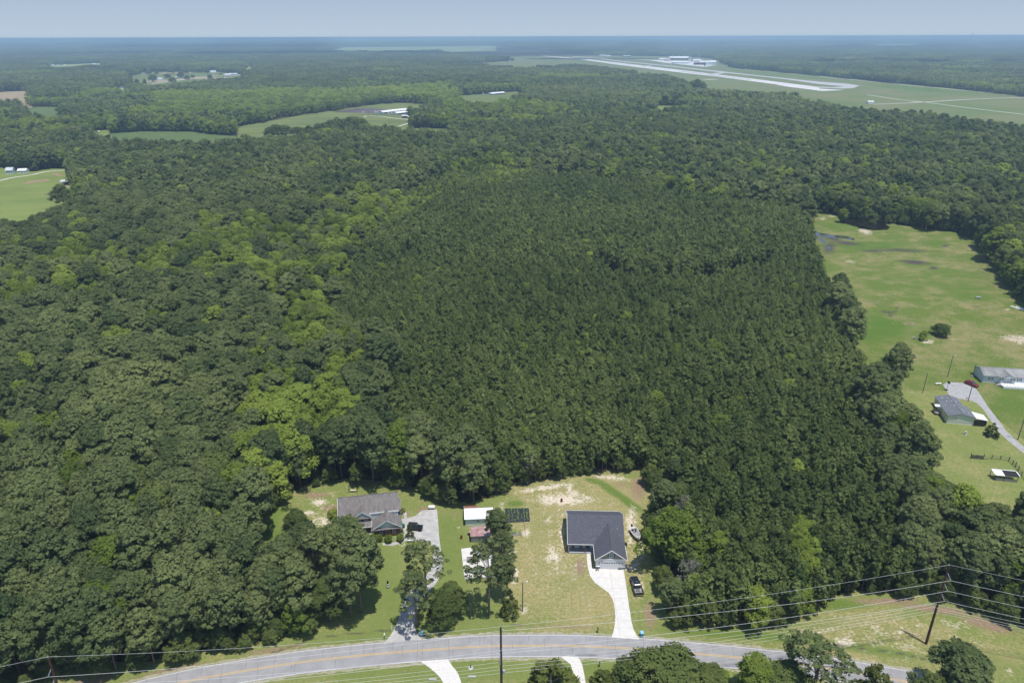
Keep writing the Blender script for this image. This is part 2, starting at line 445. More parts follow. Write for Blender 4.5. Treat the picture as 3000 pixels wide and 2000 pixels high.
# kind -> (crown material, bark)
def tree_shape(kind, seed, lod):
    """crown and trunk of a tree of unit kind; lod 0 close, 1 middle, 2 far"""
    r = np.random.default_rng(seed)
    q = (1, .30, .06)[lod]; sz = (1, 1.9, 3.6)[lod]
    if kind == 'pine':
        H, R = 18.5, 4.4
        lb = lobes_dome(r, 100 if lod == 0 else (54 if lod == 1 else 12), R, 6.8, H, (.92, 1.05, 2.2)[lod], 2.4)
        c = clumps(r, lb, (125, 42, 12)[lod], (.37, .72, 2.0)[lod], .68, .3)
        if lod < 2: c = with_shell(r, lb, c, (26, 8)[lod], (.7, 1.3)[lod])
        t = limbs(r, lb, .24, H, 5.5, 16 if lod == 0 else 3)
    elif kind == 'sparse':
        H, R = 20, 4.6
        lb = lobes_dome(r, 62, R, 8.5, H, .75, 2.0, .35)
        c = clumps(r, lb, 70, .36, .55, .4)
        t = limbs(r, lb, .27, H, 9, 34)
    elif kind == 'dead':
        H, R = 14, 3.2
        lb = lobes_dome(r, 60, R, 5, H, .5, 2.0, .3)
        c = clumps(r, lb, 5, .3, .5, .9)
        t = limbs(r, lb, .2, H, 4, 60)
    elif kind == 'young':
        H, R = 11.5, 1.8
        lb = np.concatenate([lobes_dome(r, (30, 14, 5)[lod], R * 1.05, 3.8, H * .93, (.54, .75, 1.2)[lod], 1.7, .3, .2), [[0, 0, H - .5, .5]]])
        c = clumps(r, lb, (46, 16, 6)[lod], (.30, .60, 1.2)[lod], .85, .55)
        if lod < 2: c = with_shell(r, lb, c, (8, 3)[lod], (.6, 1.0)[lod])
        t = limbs(r, lb, .12, H, 3.5, 4 if lod == 0 else 1)
    elif kind == 'leaf':
        H, R = 15.5, 4.6
        lb = lobes_dome(r, (64, 32, 12)[lod], R, 3.2, H, (1.15, 1.4, 2.1)[lod], 2.3, .4)
        c = clumps(r, lb, (120, 32, 12)[lod], (.38, .9, 1.7)[lod], .8, 0, -.5)
        if lod < 2: c = with_shell(r, lb, c, (26, 8)[lod], (.7, 1.3)[lod])
        t = limbs(r, lb, .26, H, 3.5, 12 if lod == 0 else 2)
    elif kind == 'oak':
        H, R = 13, 5.2
        lb = lobes_dome(r, (80, 36, 12)[lod], R, 2.8, H, (1.15, 1.5, 2.4)[lod], 2.1, .4)
        c = clumps(r, lb, (115, 32, 12)[lod], (.35, .85, 1.6)[lod], .7, 0, -.5)
        if lod < 2: c = with_shell(r, lb, c, (24, 8)[lod], (.65, 1.3)[lod])
        t = limbs(r, lb, .3, H, 2.5, 14)
    elif kind == 'cedar':
        H, R = 8, 2.3
        lb = lobes_cone(r, R, .5, H, 11, .6, .62)
        c = clumps(r, lb, 60, .30, .9, .4)
        t = limbs(r, lb, .13, H, .4, 3)
    elif kind == 'shrub':
        H, R = 2.4, 1.5
        lb = lobes_dome(r, 26, R, .2, H, .42, 2.2, .3)
        c = clumps(r, lb, 40, .26, .8, 0, -.5)
        t = limbs(r, lb, .06, H, .2, 6)
    elif kind == 'globe':
        r0 = np.random.default_rng(seed); d = r0.normal(size=(60, 3)); d /= np.linalg.norm(d, axis=1)[:, None]
        lb = np.concatenate([d * .88 + np.array([0, 0, .95]), np.full((60, 1), .26)], 1)
        c = clumps(r, lb, 40, .15, 1, 0, -1)
        t = limbs(r, lb, .06, 1.6, .1, 5)
    return c, t


TM = {'pine': (M_PINE, M_BARK), 'sparse': (M_PINE, M_BARK), 'dead': (M_BARKG, M_BARKG), 'young': (M_YPINE, M_BARK), 'leaf': (M_LEAF, M_BARKG), 'oak': (M_OAK, M_BARKG),
      'cedar': (M_CEDAR, M_BARKG), 'shrub': (M_LEAF, M_BARKG), 'globe': (M_LEAF, M_BARKG)}
_cache = {}


def tree_meshes(kind, var):
    k = (kind, var)
    if k not in _cache:
        c, t = tree_shape(kind, 100 + var * 17 + hash_kind(kind), 0)
        _cache[k] = (leaf_mesh(kind + '_crown', c[0], c[1], c[2], [TM[kind][0]]), mesh_np(kind + '_trunk', t[0], t[1], [TM[kind][1]]))
    return _cache[k]


def hash_kind(s): return sum(ord(ch) * (i + 3) for i, ch in enumerate(s)) % 997


TREE_NAME = {'pine': 'pine_tree', 'sparse': 'pine_tree', 'young': 'young_pine', 'leaf': 'broadleaf_tree', 'oak': 'oak_tree', 'cedar': 'cedar_tree', 'shrub': 'shrub', 'globe': 'round_bush', 'dead': 'bare_tree'}


def tree(kind, x, y, sc=(1, 1, 1), rz=0.0, var=0, lab='', group=None, tint=0.0, z=0.0, name=None, cat=None):
    cm, tm = tree_meshes(kind, var)
    e = empty(name or TREE_NAME[kind], x, y, z, rz); e.scale = sc
    label(e, lab, cat or ('bush' if kind in ('shrub', 'globe') else 'tree'), group)
    for nm, me in (('crown', cm), ('trunk', tm)):
        o = bpy.data.objects.new(nm, me); o.parent = e; o['tint'] = float(tint); ROOT.objects.link(o)
    return e


# ------------------------------------------------------------------ where trees stand
def grid(step, ymin, ymax, jit=.38, wedge=.80, margin=45):
    ys = np.arange(ymin, ymax, step)
    xm = ymax * wedge + margin
    xs = np.arange(-xm, xm, step)
    X, Y = np.meshgrid(xs, ys)
    X = X + rng.uniform(-jit, jit, X.shape) * step; Y = Y + rng.uniform(-jit, jit, Y.shape) * step
    k = np.abs(X) < Y * wedge + margin
    return X[k], Y[k]


NEAR_END = 1150.0
# plantation rows
X, Y = grid(2.4, 110, 700, .42)
k = inside(PLANTATION, X, Y) & ~near_open(X, Y, .8) & ~inside(HEDGE_LOT, X, Y)
X, Y = X[k], Y[k]
px, py, dep = P(X, Y, 11)
# the ditch line across the lot and a few gaps
def seg_d(px, py, a, b):
    a = np.array(a, float); b = np.array(b, float); u = b - a; L2 = u @ u
    t = np.clip(((px - a[0]) * u[0] + (py - a[1]) * u[1]) / L2, 0, 1)
    return np.hypot(px - a[0] - t * u[0], (py - a[1] - t * u[1]) * 1.0)
ditch = np.minimum(np.minimum(seg_d(px, py, (1760, 745), (1850, 785)), seg_d(px, py, (1850, 785), (2000, 783))), seg_d(px, py, (2000, 783), (2250, 752))) < 15
gap = (np.hypot((px - 2270) / 26, (py - 1555) / 16) < 1) | (noise2(X, Y, 28, 3) > 1.25)
k = ~(ditch | gap)
X, Y, px, py = X[k], Y[k], px[k], py[k]
north_strip = inside(LEAFY[1], X, Y)
isleaf = (north_strip & (rng.uniform(size=len(X)) < .58)) | (rng.uniform(size=len(X)) < .020 + .04 * (noise2(X, Y, 60, 5) > .8)) | (np.hypot((px - 2360) / 30, (py - 1560) / 70) < 1)
PY = (X[~isleaf], Y[~isleaf])
leafpts = [(X[isleaf], Y[isleaf], np.full(isleaf.sum(), .62))]
# woods
X, Y = grid(5.0, 92, NEAR_END, .46)
inpl = inside(PLANTATION, X, Y) & ~inside(HEDGE_LOT, X, Y)
X, Y = X[~inpl], Y[~inpl]
k = ~is_open(X, Y) & ~near_open(X, Y, 1.6)
X, Y = X[k], Y[k]
px, py, dep = P(X, Y, 14)
leafy = np.zeros(len(X), bool)
for q in LEAFY: leafy |= inside(q, X, Y)
hedge = inside(HEDGE_LOT, X, Y)
mix = noise2(X, Y, 90, 11) + .6 * noise2(X, Y, 30, 12)
pleaf = np.where(leafy, np.clip(.84 + .2 * noise2(X, Y, 45, 13), .35, .95), np.clip(.07 + .25 * (mix > .4) + .25 * (mix > 1.0) + .10 * (Y > 330), 0, 1))
right_wood = (X > 60) & (Y > 330)
pleaf = np.where(right_wood & ~leafy, np.clip(pleaf + .30, 0, .75), pleaf)
pleaf = np.where(hedge, .5, pleaf)
pleaf = np.where((Y < 130) & (X < -40), .05, pleaf)
u = rng.uniform(size=len(X)) < pleaf
dark = rng.uniform(size=len(X)) < np.where(right_wood | hedge, .5, .15)
PM = (X[~u], Y[~u]); hp = hedge[~u]
LB = (X[u & ~dark], Y[u & ~dark]); LD = (X[u & dark], Y[u & dark])
lx, ly, ls = [np.concatenate(z) for z in zip(*(leafpts + [(LB[0], LB[1], np.full(len(LB[0]), 1.0))]))]


def bundle(kind, X, Y, base):
    n = len(X)
    s = base * rng.uniform(.72, 1.2, n)
    return dict(kind=kind, x=X, y=Y, s=s, w=rng.uniform(.82, 1.28, n), rot=rng.uniform(0, 6.28, n), tint=rng.normal(scale=.13, size=n))


# low leafy growth along the wood edges and under the gaps
XE, YE = grid(2.6, 92, 520, .48)
ke = ~is_open(XE, YE) & ~near_open(XE, YE, .3) & near_open(XE, YE, 4.5) & (rng.uniform(size=len(XE)) < .62)
XE, YE = XE[ke], YE[ke]
B_PINE = bundle('pine', PM[0], PM[1], np.where(hp, .65, 1.0 + .10 * noise2(PM[0], PM[1], 120, 21)))
B_YOUNG = bundle('young', PY[0], PY[1], 1.0 + .07 * noise2(PY[0], PY[1], 70, 22))
B_LEAF = bundle('leaf', lx, ly, ls * (1 + .10 * noise2(lx, ly, 80, 23)))
B_OAK = bundle('oak', LD[0], LD[1], np.where(inside(HEDGE_LOT, LD[0], LD[1]), .75, 1.1))
# crowns turn browner / greener by stand
for b_, sd in ((B_PINE, 31), (B_YOUNG, 32), (B_LEAF, 33), (B_OAK, 34)):
    b_['tint'] = b_['tint'] + .17 * noise2(b_['x'], b_['y'], 130, sd)

ZONES = [('road', lambda x, y: (x < -10) & (y < 150), 'in the woods beside the road left of the brick house'),
         ('back', lambda x, y: (x > -75) & (x < 5) & (y >= 150) & (y < 230), 'in the tall trees behind the brick house and the sheds'),
         ('hedgerow', lambda x, y: (x > 95) & (y >= 125) & (y < 300), 'in the tall stand between plantation and mobile homes'),
         ('lot', lambda x, y: (x > 5) & (x < 60) & (y < 200), 'in the tree line beside the blue-grey roofed house'),
         ('powerline', lambda x, y: (x >= 60) & (y < 150), 'at the wood edge behind the tall pole on the right'),
         ('left', lambda x, y: x <= -75, 'in the rolling mixed woods left of the brick house'),
         ('middle', lambda x, y: x < 1e9, 'in the woods beyond the houses')]
LOOK = {'pine': 'mature pine', 'young': 'narrow young pine', 'leaf': 'bright broadleaf tree', 'oak': 'dark broadleaf tree'}
GN_SETS = {}
for B in (B_PINE, B_YOUNG, B_LEAF, B_OAK):
    px, py, dep = P(B['x'], B['y'], 12)
    vis = (px > -20) & (px < 3020) & (py > 0) & (py < 2020)
    order = np.argsort(np.where(vis, dep, 1e9))
    sel = order[:{'pine': 285, 'young': 298, 'leaf': 280, 'oak': 280}[B['kind']]]
    for n_, i in enumerate(sel):
        x, y = B['x'][i], B['y'][i]
        for zn, fn, txt in ZONES:
            if fn(x, y): break
        s = B['s'][i]
        tree(B['kind'], x, y, (s * B['w'][i], s * B['w'][i], s), B['rot'][i], int(i) % 6, ('tall ' if s > 1.12 else 'short ' if s < .84 else '') + ('pale ' if B['tint'][i] > .17 else 'dusky ' if B['tint'][i] < -.17 else '') + LOOK[B['kind']] + ' ' + txt, {'pine': 'pines', 'young': 'plantation pines', 'leaf': 'broadleaf trees', 'oak': 'dark broadleaf trees'}[B['kind']] + ' ' + txt, B['tint'][i])
    keep = np.ones(len(px), bool); keep[sel] = False
    for k2 in ('x', 'y', 's', 'w', 'rot', 'tint'): B[k2] = B[k2][keep]
    B['dep'] = dep[keep]


# ------------------------------------------------------------------ the uncountable rest: instanced forest
def proto_collection(name, meshes):
    c = bpy.data.collections.new(name)
    for i, me in enumerate(meshes):
        o = bpy.data.objects.new('%s_%02d' % (name, i), me); c.objects.link(o)
    return c


def joined(kind, seed, lod):
    c, t = tree_shape(kind, seed, lod)
    v, f, d = merge([c, t[:2]])
    return leaf_mesh(kind, v, f, d, list(TM[kind]), np.concatenate([np.zeros(len(c[1])), np.ones(len(t[1]))]))


def forest(name, lab, coll, x, y, s, w, rot, tint, z=0.0, cat='forest', nproto=6):
    n = len(x)
    me = bpy.data.meshes.new(name); me.vertices.add(n)
    co = np.stack([x, y, np.zeros(n) + z], 1).astype(np.float32); me.vertices.foreach_set('co', co.ravel())
    def at(nm, ty, val, key='value'):
        a = me.attributes.new(nm, ty, 'POINT'); a.data.foreach_set(key, np.ascontiguousarray(val).ravel())
    at('rot', 'FLOAT_VECTOR', np.stack([np.zeros(n), np.zeros(n), rot], 1).astype(np.float32), 'vector')
    at('scl', 'FLOAT_VECTOR', np.stack([s * w, s * w, s], 1).astype(np.float32), 'vector')
    at('idx', 'INT', (rng.integers(0, nproto, n)).astype(np.int32))
    at('tint', 'FLOAT', tint.astype(np.float32))
    o = bpy.data.objects.new(name, me); ROOT.objects.link(o)
    g = bpy.data.node_groups.new(name, 'GeometryNodeTree')
    g.interface.new_socket('Geometry', in_out='INPUT', socket_type='NodeSocketGeometry')
    g.interface.new_socket('Geometry', in_out='OUTPUT', socket_type='NodeSocketGeometry')
    N, L = g.nodes, g.links
    gi = N.new('NodeGroupInput'); go = N.new('NodeGroupOutput')
    ci = N.new('GeometryNodeCollectionInfo'); ci.inputs['Collection'].default_value = coll
    ci.inputs['Separate Children'].default_value = True; ci.inputs['Reset Children'].default_value = True
    ip = N.new('GeometryNodeInstanceOnPoints'); ip.inputs['Pick Instance'].default_value = True
    def na(nm, ty):
        q = N.new('GeometryNodeInputNamedAttribute'); q.data_type = ty; q.inputs['Name'].default_value = nm
        return [s_ for s_ in q.outputs if s_.enabled and s_.name == 'Attribute'][0]
    L.new(gi.outputs[0], ip.inputs['Points']); L.new(ci.outputs[0], ip.inputs['Instance'])
    L.new(na('idx', 'INT'), ip.inputs['Instance Index']); L.new(na('rot', 'FLOAT_VECTOR'), ip.inputs['Rotation']); L.new(na('scl', 'FLOAT_VECTOR'), ip.inputs['Scale'])
    L.new(ip.outputs[0], go.inputs[0])
    md = o.modifiers.new('scatter', 'NODES'); md.node_group = g
    label(o, lab, cat, None, 'stuff')
    return o


PROTO = {}
for kd in ('pine', 'young', 'leaf', 'oak'):
    for lod in (0, 1):
        PROTO[kd, lod] = proto_collection('%s_%d' % (kd, lod), [joined(kd, 500 + 13 * i + hash_kind(kd), lod) for i in range(6)])
NAMES = {'pine': ('pine_woodland', 'mature pine woods rolling back from the road and behind the houses'), 'young': ('pine_plantation', 'dense even-aged young pine plantation filling the middle of the view'),
         'leaf': ('broadleaf_woodland', 'bright green broadleaf trees winding through the pine woods'), 'oak': ('dark_broadleaf_woodland', 'dark mixed broadleaf woods beyond the meadow and the plantation')}
for B in (B_PINE, B_YOUNG, B_LEAF, B_OAK):
    kd = B['kind']; lim = {'pine': 520, 'young': 380, 'leaf': 520, 'oak': 520}[kd]
    near = B['dep'] < lim
    for lod, m_ in ((0, near), (1, ~near)):
        if m_.sum():
            forest(NAMES[kd][0], NAMES[kd][1] + (', nearest part' if lod == 0 else ', farther part'), PROTO[kd, lod], B['x'][m_], B['y'][m_], B['s'][m_], B['w'][m_], B['rot'][m_], B['tint'][m_])


B_ = dict(x=XE, y=YE)
n_ = len(XE)
forest('undergrowth', 'low leafy bushes and saplings along the edges of the woods', PROTO['oak', 0], XE, YE, rng.uniform(.20, .58, n_), rng.uniform(.8, 1.1, n_), rng.uniform(0, 6.28, n_), rng.normal(scale=.12, size=n_) + .05, cat='undergrowth')


def patch(seed, size, n, kinds, hscale=1.0, lod=2):
    """a piece of far forest: many small trees in one mesh"""
    r = np.random.default_rng(seed); parts = []; mi = []; mats = [M_PINE, M_LEAF, M_OAK, M_BARK]
    for j in range(n):
        kd = kinds[r.integers(len(kinds))]
        c, t = tree_shape(kd, r.integers(1 << 30), lod)
        s = r.uniform(.8, 1.2) * hscale
        off = np.array([*r.uniform(-size / 2, size / 2, 2), 0])
        a = np.array([s * 1.15, s * 1.15, s])
        parts.append((c[0] * a + off, c[1], c[2])); mi.append(np.full(len(c[1]), {'pine': 0, 'leaf': 1, 'oak': 2}[kd]))
        tv, tf = t[0][:14], t[1][:14]
        parts.append((tv * a + off, tf)); mi.append(np.full(len(tf), 3))
    v, f, d = merge(parts)
    return leaf_mesh('forest_patch', v, f, d, mats, np.concatenate(mi))


MIXES = [['pine'], ['pine', 'pine', 'pine', 'oak'], ['pine', 'oak'], ['leaf', 'oak', 'pine'], ['leaf', 'leaf', 'oak'], ['leaf', 'oak']]
for nm, step, y0, y1, cnt, hs in (('far_forest', 24.0, NEAR_END, 3300.0, 21, 1.0), ('farther_forest', 62.0, 3300.0, 9500.0, 95, 1.05), ('farthest_forest', 210.0, 9500.0, 26000.0, 260, 1.9)):
    coll = proto_collection(nm, [patch(900 + i + int(step), step * 1.04, cnt, MIXES[i // 2], hs) for i in range(12)])
    X, Y = grid(step, y0, y1, .06, .80, 200)
    m_ = np.zeros(X.shape, bool)
    for dx, dy in ((0, 0), (.33, 0), (-.33, 0), (0, .33), (0, -.33)): m_ |= is_open(X + dx * step, Y + dy * step)
    X, Y = X[~m_], Y[~m_]
    f_ = noise2(X, Y, 500 if step < 100 else 2200, 41) + .7 * noise2(X, Y, 170 if step < 100 else 800, 42)
    lf = np.zeros(len(X), bool)
    for q in LEAFY: lf |= inside(q, X, Y)
    cls = np.clip(np.floor((f_ + 1.3) * 2.2), 0, 5).astype(int)
    cls = np.where(lf, 4, cls)
    o = forest(nm, {'far_forest': 'pine and broadleaf forest around the farms and the airfield', 'farther_forest': 'flat forest stretching away beyond the airfield', 'farthest_forest': 'hazy blue forest along the horizon'}[nm],
               coll, X, Y, 1 + .16 * noise2(X, Y, 300 if step < 100 else 1500, 43), np.ones(len(X)), rng.integers(0, 4, len(X)) * math.pi / 2, .14 * noise2(X, Y, 700, 44) + .05)
    ix = (cls * 2 + rng.integers(0, 2, len(X))).astype(np.int32)
    o.data.attributes['idx'].data.foreach_set('value', ix)
# ------------------------------------------------------------------ ground
def blobs(px, py, items, soft=.35):
    """soft ellipses (cx, cy, rx, ry[, angle, strength]) in photograph pixels"""
    v = np.zeros(px.shape)
    for it in items:
        cx, cyy, rx, ry = it[:4]; an = math.radians(it[4]) if len(it) > 4 else 0; st = it[5] if len(it) > 5 else 1
        dx, dy = px - cx, py - cyy
        u = dx * math.cos(an) + dy * math.sin(an); w = -dx * math.sin(an) + dy * math.cos(an)
        d = np.sqrt((u / rx) ** 2 + (w / ry) ** 2)
        v = np.maximum(v, st * np.clip((1.25 - d) / (2 * soft), 0, 1))
    return v


def line_mask(px, py, pts, w):
    d = np.full(px.shape, 1e9)
    for a, b in zip(pts[:-1], pts[1:]): d = np.minimum(d, seg_d(px, py, a, b))
    return np.clip(1.3 - d / w, 0, 1)


def soil_mat(name, green, dry, sand, straw, lush, dark):
    """grass sheet: point attributes say how dry, sandy, weedy, muddy a place is; noise breaks the edges up"""
    m, t, N, L, b = nt(name)
    b.inputs['Roughness'].default_value = .95; b.inputs['Specular IOR Level'].default_value = .1
    geo = N.new('ShaderNodeNewGeometry')
    def noise(s, det=5, rough=.6, dist=0):
        q = N.new('ShaderNodeTexNoise'); q.inputs['Scale'].default_value = s; q.inputs['Detail'].default_value = det
        q.inputs['Roughness'].default_value = rough; q.inputs['Distortion'].default_value = dist
        L.new(geo.outputs['Position'], q.inputs['Vector']); return q.outputs['Fac']
    def attr(nm):
        q = N.new('ShaderNodeAttribute'); q.attribute_name = nm; return q.outputs['Fac']
    def mth(op, a, b_=0, c=0, clamp=False):
        q = N.new('ShaderNodeMath'); q.operation = op; q.use_clamp = clamp
        for i, u in enumerate((a, b_, c)):
            if isinstance(u, (int, float)): q.inputs[i].default_value = u
            else: L.new(u, q.inputs[i])
        return q.outputs[0]
    def mix(f, a, b_):
        q = N.new('ShaderNodeMix'); q.data_type = 'RGBA'; L.new(f, q.inputs[0])
        for i, u in ((6, a), (7, b_)):
            if isinstance(u, tuple): q.inputs[i].default_value = (*u, 1)
            else: L.new(u, q.inputs[i])
        return q.outputs[2]
    n1, n2, n3, n4 = noise(.07, 5, .65), noise(.38, 7, .78), noise(1.5, 6, .8), noise(5, 4, .8)
    brk = mth('ADD', mth('MULTIPLY', n2, .9), mth('MULTIPLY', n3, .9))       # ~.9 mean
    def thr(a, k=1.0, sharp=3.2):
        # attribute + broken noise -> 0..1
        q = mth('ADD', a, mth('MULTIPLY', mth('SUBTRACT', brk, .9), k))
        q = mth('MULTIPLY', mth('SUBTRACT', q, .5), sharp)
        return mth('ADD', q, .5, 0, True)
    gdry = mth('ADD', mth('MULTIPLY', mth('SUBTRACT', n1, .5), 2.2), mth('ADD', mth('MULTIPLY', mth('SUBTRACT', brk, .9), 3.2), attr('dry')), 0, True)
    c = mix(gdry, green, dry)
    c = mix(thr(attr('lush'), 2.2, 1.8), c, lush)
    c = mix(thr(attr('straw'), 1.4, 2.0), c, straw)
    c = mix(thr(attr('sand'), 2.7, 2.0), c, sand)
    c = mix(thr(attr('dark'), 1.9, 1.7), c, dark)
    # tuft-scale mottling
    v = mth('ADD', mth('MULTIPLY', n4, 1.1), mth('ADD', mth('MULTIPLY', n3, 1.3), -.2))
    hs = N.new('ShaderNodeHueSaturation'); L.new(c, hs.inputs['Color']); L.new(v, hs.inputs['Value'])
    L.new(hs.outputs[0], b.inputs['Base Color'])
    bp = N.new('ShaderNodeBump'); bp.inputs['Strength'].default_value = .7; bp.inputs['Distance'].default_value = .12
    L.new(mth('ADD', n3, n4), bp.inputs['Height']); L.new(bp.outputs[0], b.inputs['Normal'])
    return m


GREEN, DRY, SAND, STRAW, LUSH, MUD = (.185, .222, .064), (.330, .285, .130), (.62, .54, .43), (.270, .195, .125), (.120, .180, .034), (.085, .078, .060)
M_YARD = soil_mat('yard_grass', GREEN, DRY, SAND, STRAW, LUSH, MUD)
M_MEADOW = soil_mat('meadow_grass', (.118, .165, .032), (.245, .222, .095), (.52, .44, .34), (.22, .17, .11), (.080, .155, .020), (.075, .062, .062))
M_AIRGRASS = soil_mat('airfield_grass', (.135, .180, .062), (.205, .195, .095), (.45, .42, .34), (.20, .16, .10), (.085, .160, .030), (.06, .065, .04))


def sheet(name, x0, x1, y0, y1, step, z, m, masks, lab, shape=None, relief=0.0):
    xs = np.arange(x0, x1 + step * .5, step); ys = np.arange(y0, y1 + step * .5, step)
    X, Y = np.meshgrid(xs, ys); nx, ny = len(xs), len(ys)
    Z = np.full(X.shape, z)
    if relief: Z = Z + relief * noise2(X, Y, 9, 77) * 0
    px, py, d = P(X, Y, 0)
    v = np.stack([X, Y, Z], -1).reshape(-1, 3)
    i = (np.arange(ny - 1)[:, None] * nx + np.arange(nx - 1)[None]).ravel()
    q = np.stack([i, i + 1, i + nx + 1, i + nx], 1)
    if shape is not None:
        cx, cyy = (X[:-1, :-1] + step / 2).ravel(), (Y[:-1, :-1] + step / 2).ravel()
        q = q[shape(cx, cyy)]
    me = mesh_np(name, v, q, [m])
    for k, fn in masks.items():
        a = me.attributes.new(k, 'FLOAT', 'POINT'); a.data.foreach_set('value', np.asarray(fn(px, py, X, Y), np.float32).ravel())
    o = bpy.data.objects.new(name, me); ROOT.objects.link(o)
    label(o, lab, 'ground', None, 'structure')
    return o


M_FLOOR, t_, N_, L_, b_ = nt('forest_floor')
b_.inputs['Roughness'].default_value = 1; b_.inputs['Specular IOR Level'].default_value = 0
g_ = N_.new('ShaderNodeNewGeometry'); n_a = N_.new('ShaderNodeTexNoise'); n_a.inputs['Scale'].default_value = .35; n_a.inputs['Detail'].default_value = 8
n_b = N_.new('ShaderNodeTexNoise'); n_b.inputs['Scale'].default_value = .0012; n_b.inputs['Detail'].default_value = 6
L_.new(g_.outputs['Position'], n_a.inputs[0]); L_.new(g_.outputs['Position'], n_b.inputs[0])
r_ = N_.new('ShaderNodeValToRGB'); r_.color_ramp.elements[0].color = (.030, .040, .016, 1); r_.color_ramp.elements[1].color = (.115, .078, .048, 1)
r_.color_ramp.elements[0].position = .38; r_.color_ramp.elements[1].position = .68
L_.new(n_a.outputs[0], r_.inputs[0]); L_.new(r_.outputs[0], b_.inputs['Base Color'])
S_ = 70000.0
me_ = mesh_np('ground', [(-S_, -3000, -.3), (S_, -3000, -.3), (S_, S_, -.3), (-S_, S_, -.3)], [[0, 1, 2, 3]], [M_FLOOR])
o_ = bpy.data.objects.new('ground', me_); ROOT.objects.link(o_)
label(o_, 'flat woodland floor of leaf litter and pine straw reaching the horizon', 'ground', None, 'structure')

Y_SAND = [(935, 1470, 42, 16), (905, 1500, 30, 8), (950, 1528, 45, 26), (970, 1545, 25, 20), (1035, 1505, 20, 8), (830, 1620, 14, 12, 0, .6),
          (1650, 1462, 115, 24, 0, 1.15), (1600, 1427, 110, 12, -8, 1.05), (1850, 1540, 26, 70, 0, 1.0), (1670, 1455, 30, 12), (1790, 1398, 80, 10, 4), (1668, 1430, 12, 30), (1690, 1445, 20, 10, 30),
          (1646, 1560, 10, 70, 0, .9), (1622, 1626, 34, 34), (1605, 1520, 10, 12), (1500, 1620, 14, 60, 0, .9), (1508, 1690, 16, 40, 0, 1), (1472, 1500, 9, 50, 0, .9), (1540, 1560, 16, 16),
          (1480, 1690, 12, 26), (1625, 1665, 20, 12, 0, .7), (1850, 1510, 18, 28), (1846, 1560, 14, 80, 0, .8), (1862, 1650, 26, 40, 0, .85), (1850, 1665, 36, 9), (1878, 1725, 18, 40, 0, .75), (1880, 1600, 14, 60, 0, .7),
          (1640, 1490, 14, 10, 0, .7), (1540, 1785, 18, 14), (1345, 1545, 8, 6, 0, .7), (1330, 1520, 8, 8, 0, .6), (1172, 1595, 45, 7, 0, .8), (1250, 1590, 30, 8, 0, .5),
          (2470, 1880, 60, 20), (2560, 1840, 25, 14, 0, .8), (2640, 1850, 26, 14, 0, .8), (2690, 1835, 20, 10, 0, .8), (2400, 1845, 60, 14, 0, .7), (2800, 1830, 60, 18, 10, .7), (2660, 1890, 40, 20, 0, .6), (2860, 1880, 40, 12, 20, .6), (2950, 1960, 30, 12, 30, .6), (2450, 1970, 10, 10, 0, .3)]
Y_STRAW = [(925, 1450, 55, 12), (975, 1488, 45, 14), (1700, 1660, 26, 42, 0, .9), (1760, 1375, 150, 10), (1870, 1430, 34, 50, 0, .9), (1590, 1832, 130, 7, -1, .7), (1690, 1838, 120, 6, 3, .8), (1820, 1420, 50, 20, 0, .6),
           (1240, 1495, 30, 14, 0, .9), (1190, 1505, 14, 16, 0, .9), (1650, 1550, 14, 40, 0, .4), (1335, 1505, 22, 18, 0, .6), (1905, 1800, 26, 60, 0, .9), (2280, 1765, 40, 20), (2600, 1760, 130, 14, 0, 1), (2750, 1785, 160, 16, 8, 1), (2900, 1830, 120, 22, 14, 1),
           (2000, 1845, 60, 6, 0, .7), (2150, 1838, 60, 5, 0, .7), (800, 1903, 160, 12, -8, .8), (500, 1962, 160, 12, -12, .9), (250, 2000, 120, 20, -12, .9), (965, 1815, 16, 22, 0, .9), (1590, 1500, 40, 10, 0, .3), (1050, 1760, 40, 12, 0, .3)]
Y_LUSH = [(1790, 1435, 70, 13, 35), (1840, 1470, 60, 14, 35), (1735, 1408, 26, 8, 20), (1510, 1475, 28, 10), (1640, 1420, 40, 10, 0, .5), (1740, 1500, 200, 8, 0, .4), (1240, 1750, 230, 140, 0, .38), (1070, 1640, 90, 190, 0, .42), (1320, 1600, 60, 140, 0, .5),
          (2200, 1862, 330, 14, 4, .9), (2400, 1835, 60, 10, 0, .5), (2450, 1770, 110, 20, 0, .8), (2450, 1890, 300, 14, 9, .7), (2560, 1900, 200, 12, 9, .8), (2850, 1930, 160, 40, 10, .45), (1300, 1960, 900, 40, 0, .45), (1650, 1690, 30, 90, 0, .25), (1060, 1870, 260, 22, -10, .35), (1590, 1660, 20, 20, 0, .3), (1580, 1560, 40, 60, 0, .35),
          (800, 1560, 30, 60, 0, .8), (790, 1500, 60, 30, 0, .8), (1700, 1700, 60, 80, 0, .3)]
DITCH_PTS = [(640, 1955), (760, 1925), (921, 1869), (1000, 1858), (1080, 1851), (1150, 1843)]


def yard_dry(px, py, X, Y):
    lot = blobs(px, py, [(1680, 1600, 215, 260, 0, .72), (2600, 1880, 330, 90, 5, .46), (1700, 1450, 220, 60, 0, .7)], .25)
    lawn = blobs(px, py, [(1200, 1720, 260, 200, 0, 1)], .3)
    return .12 + lot - .20 * lawn + .12 * noise2(X, Y, 14, 61)


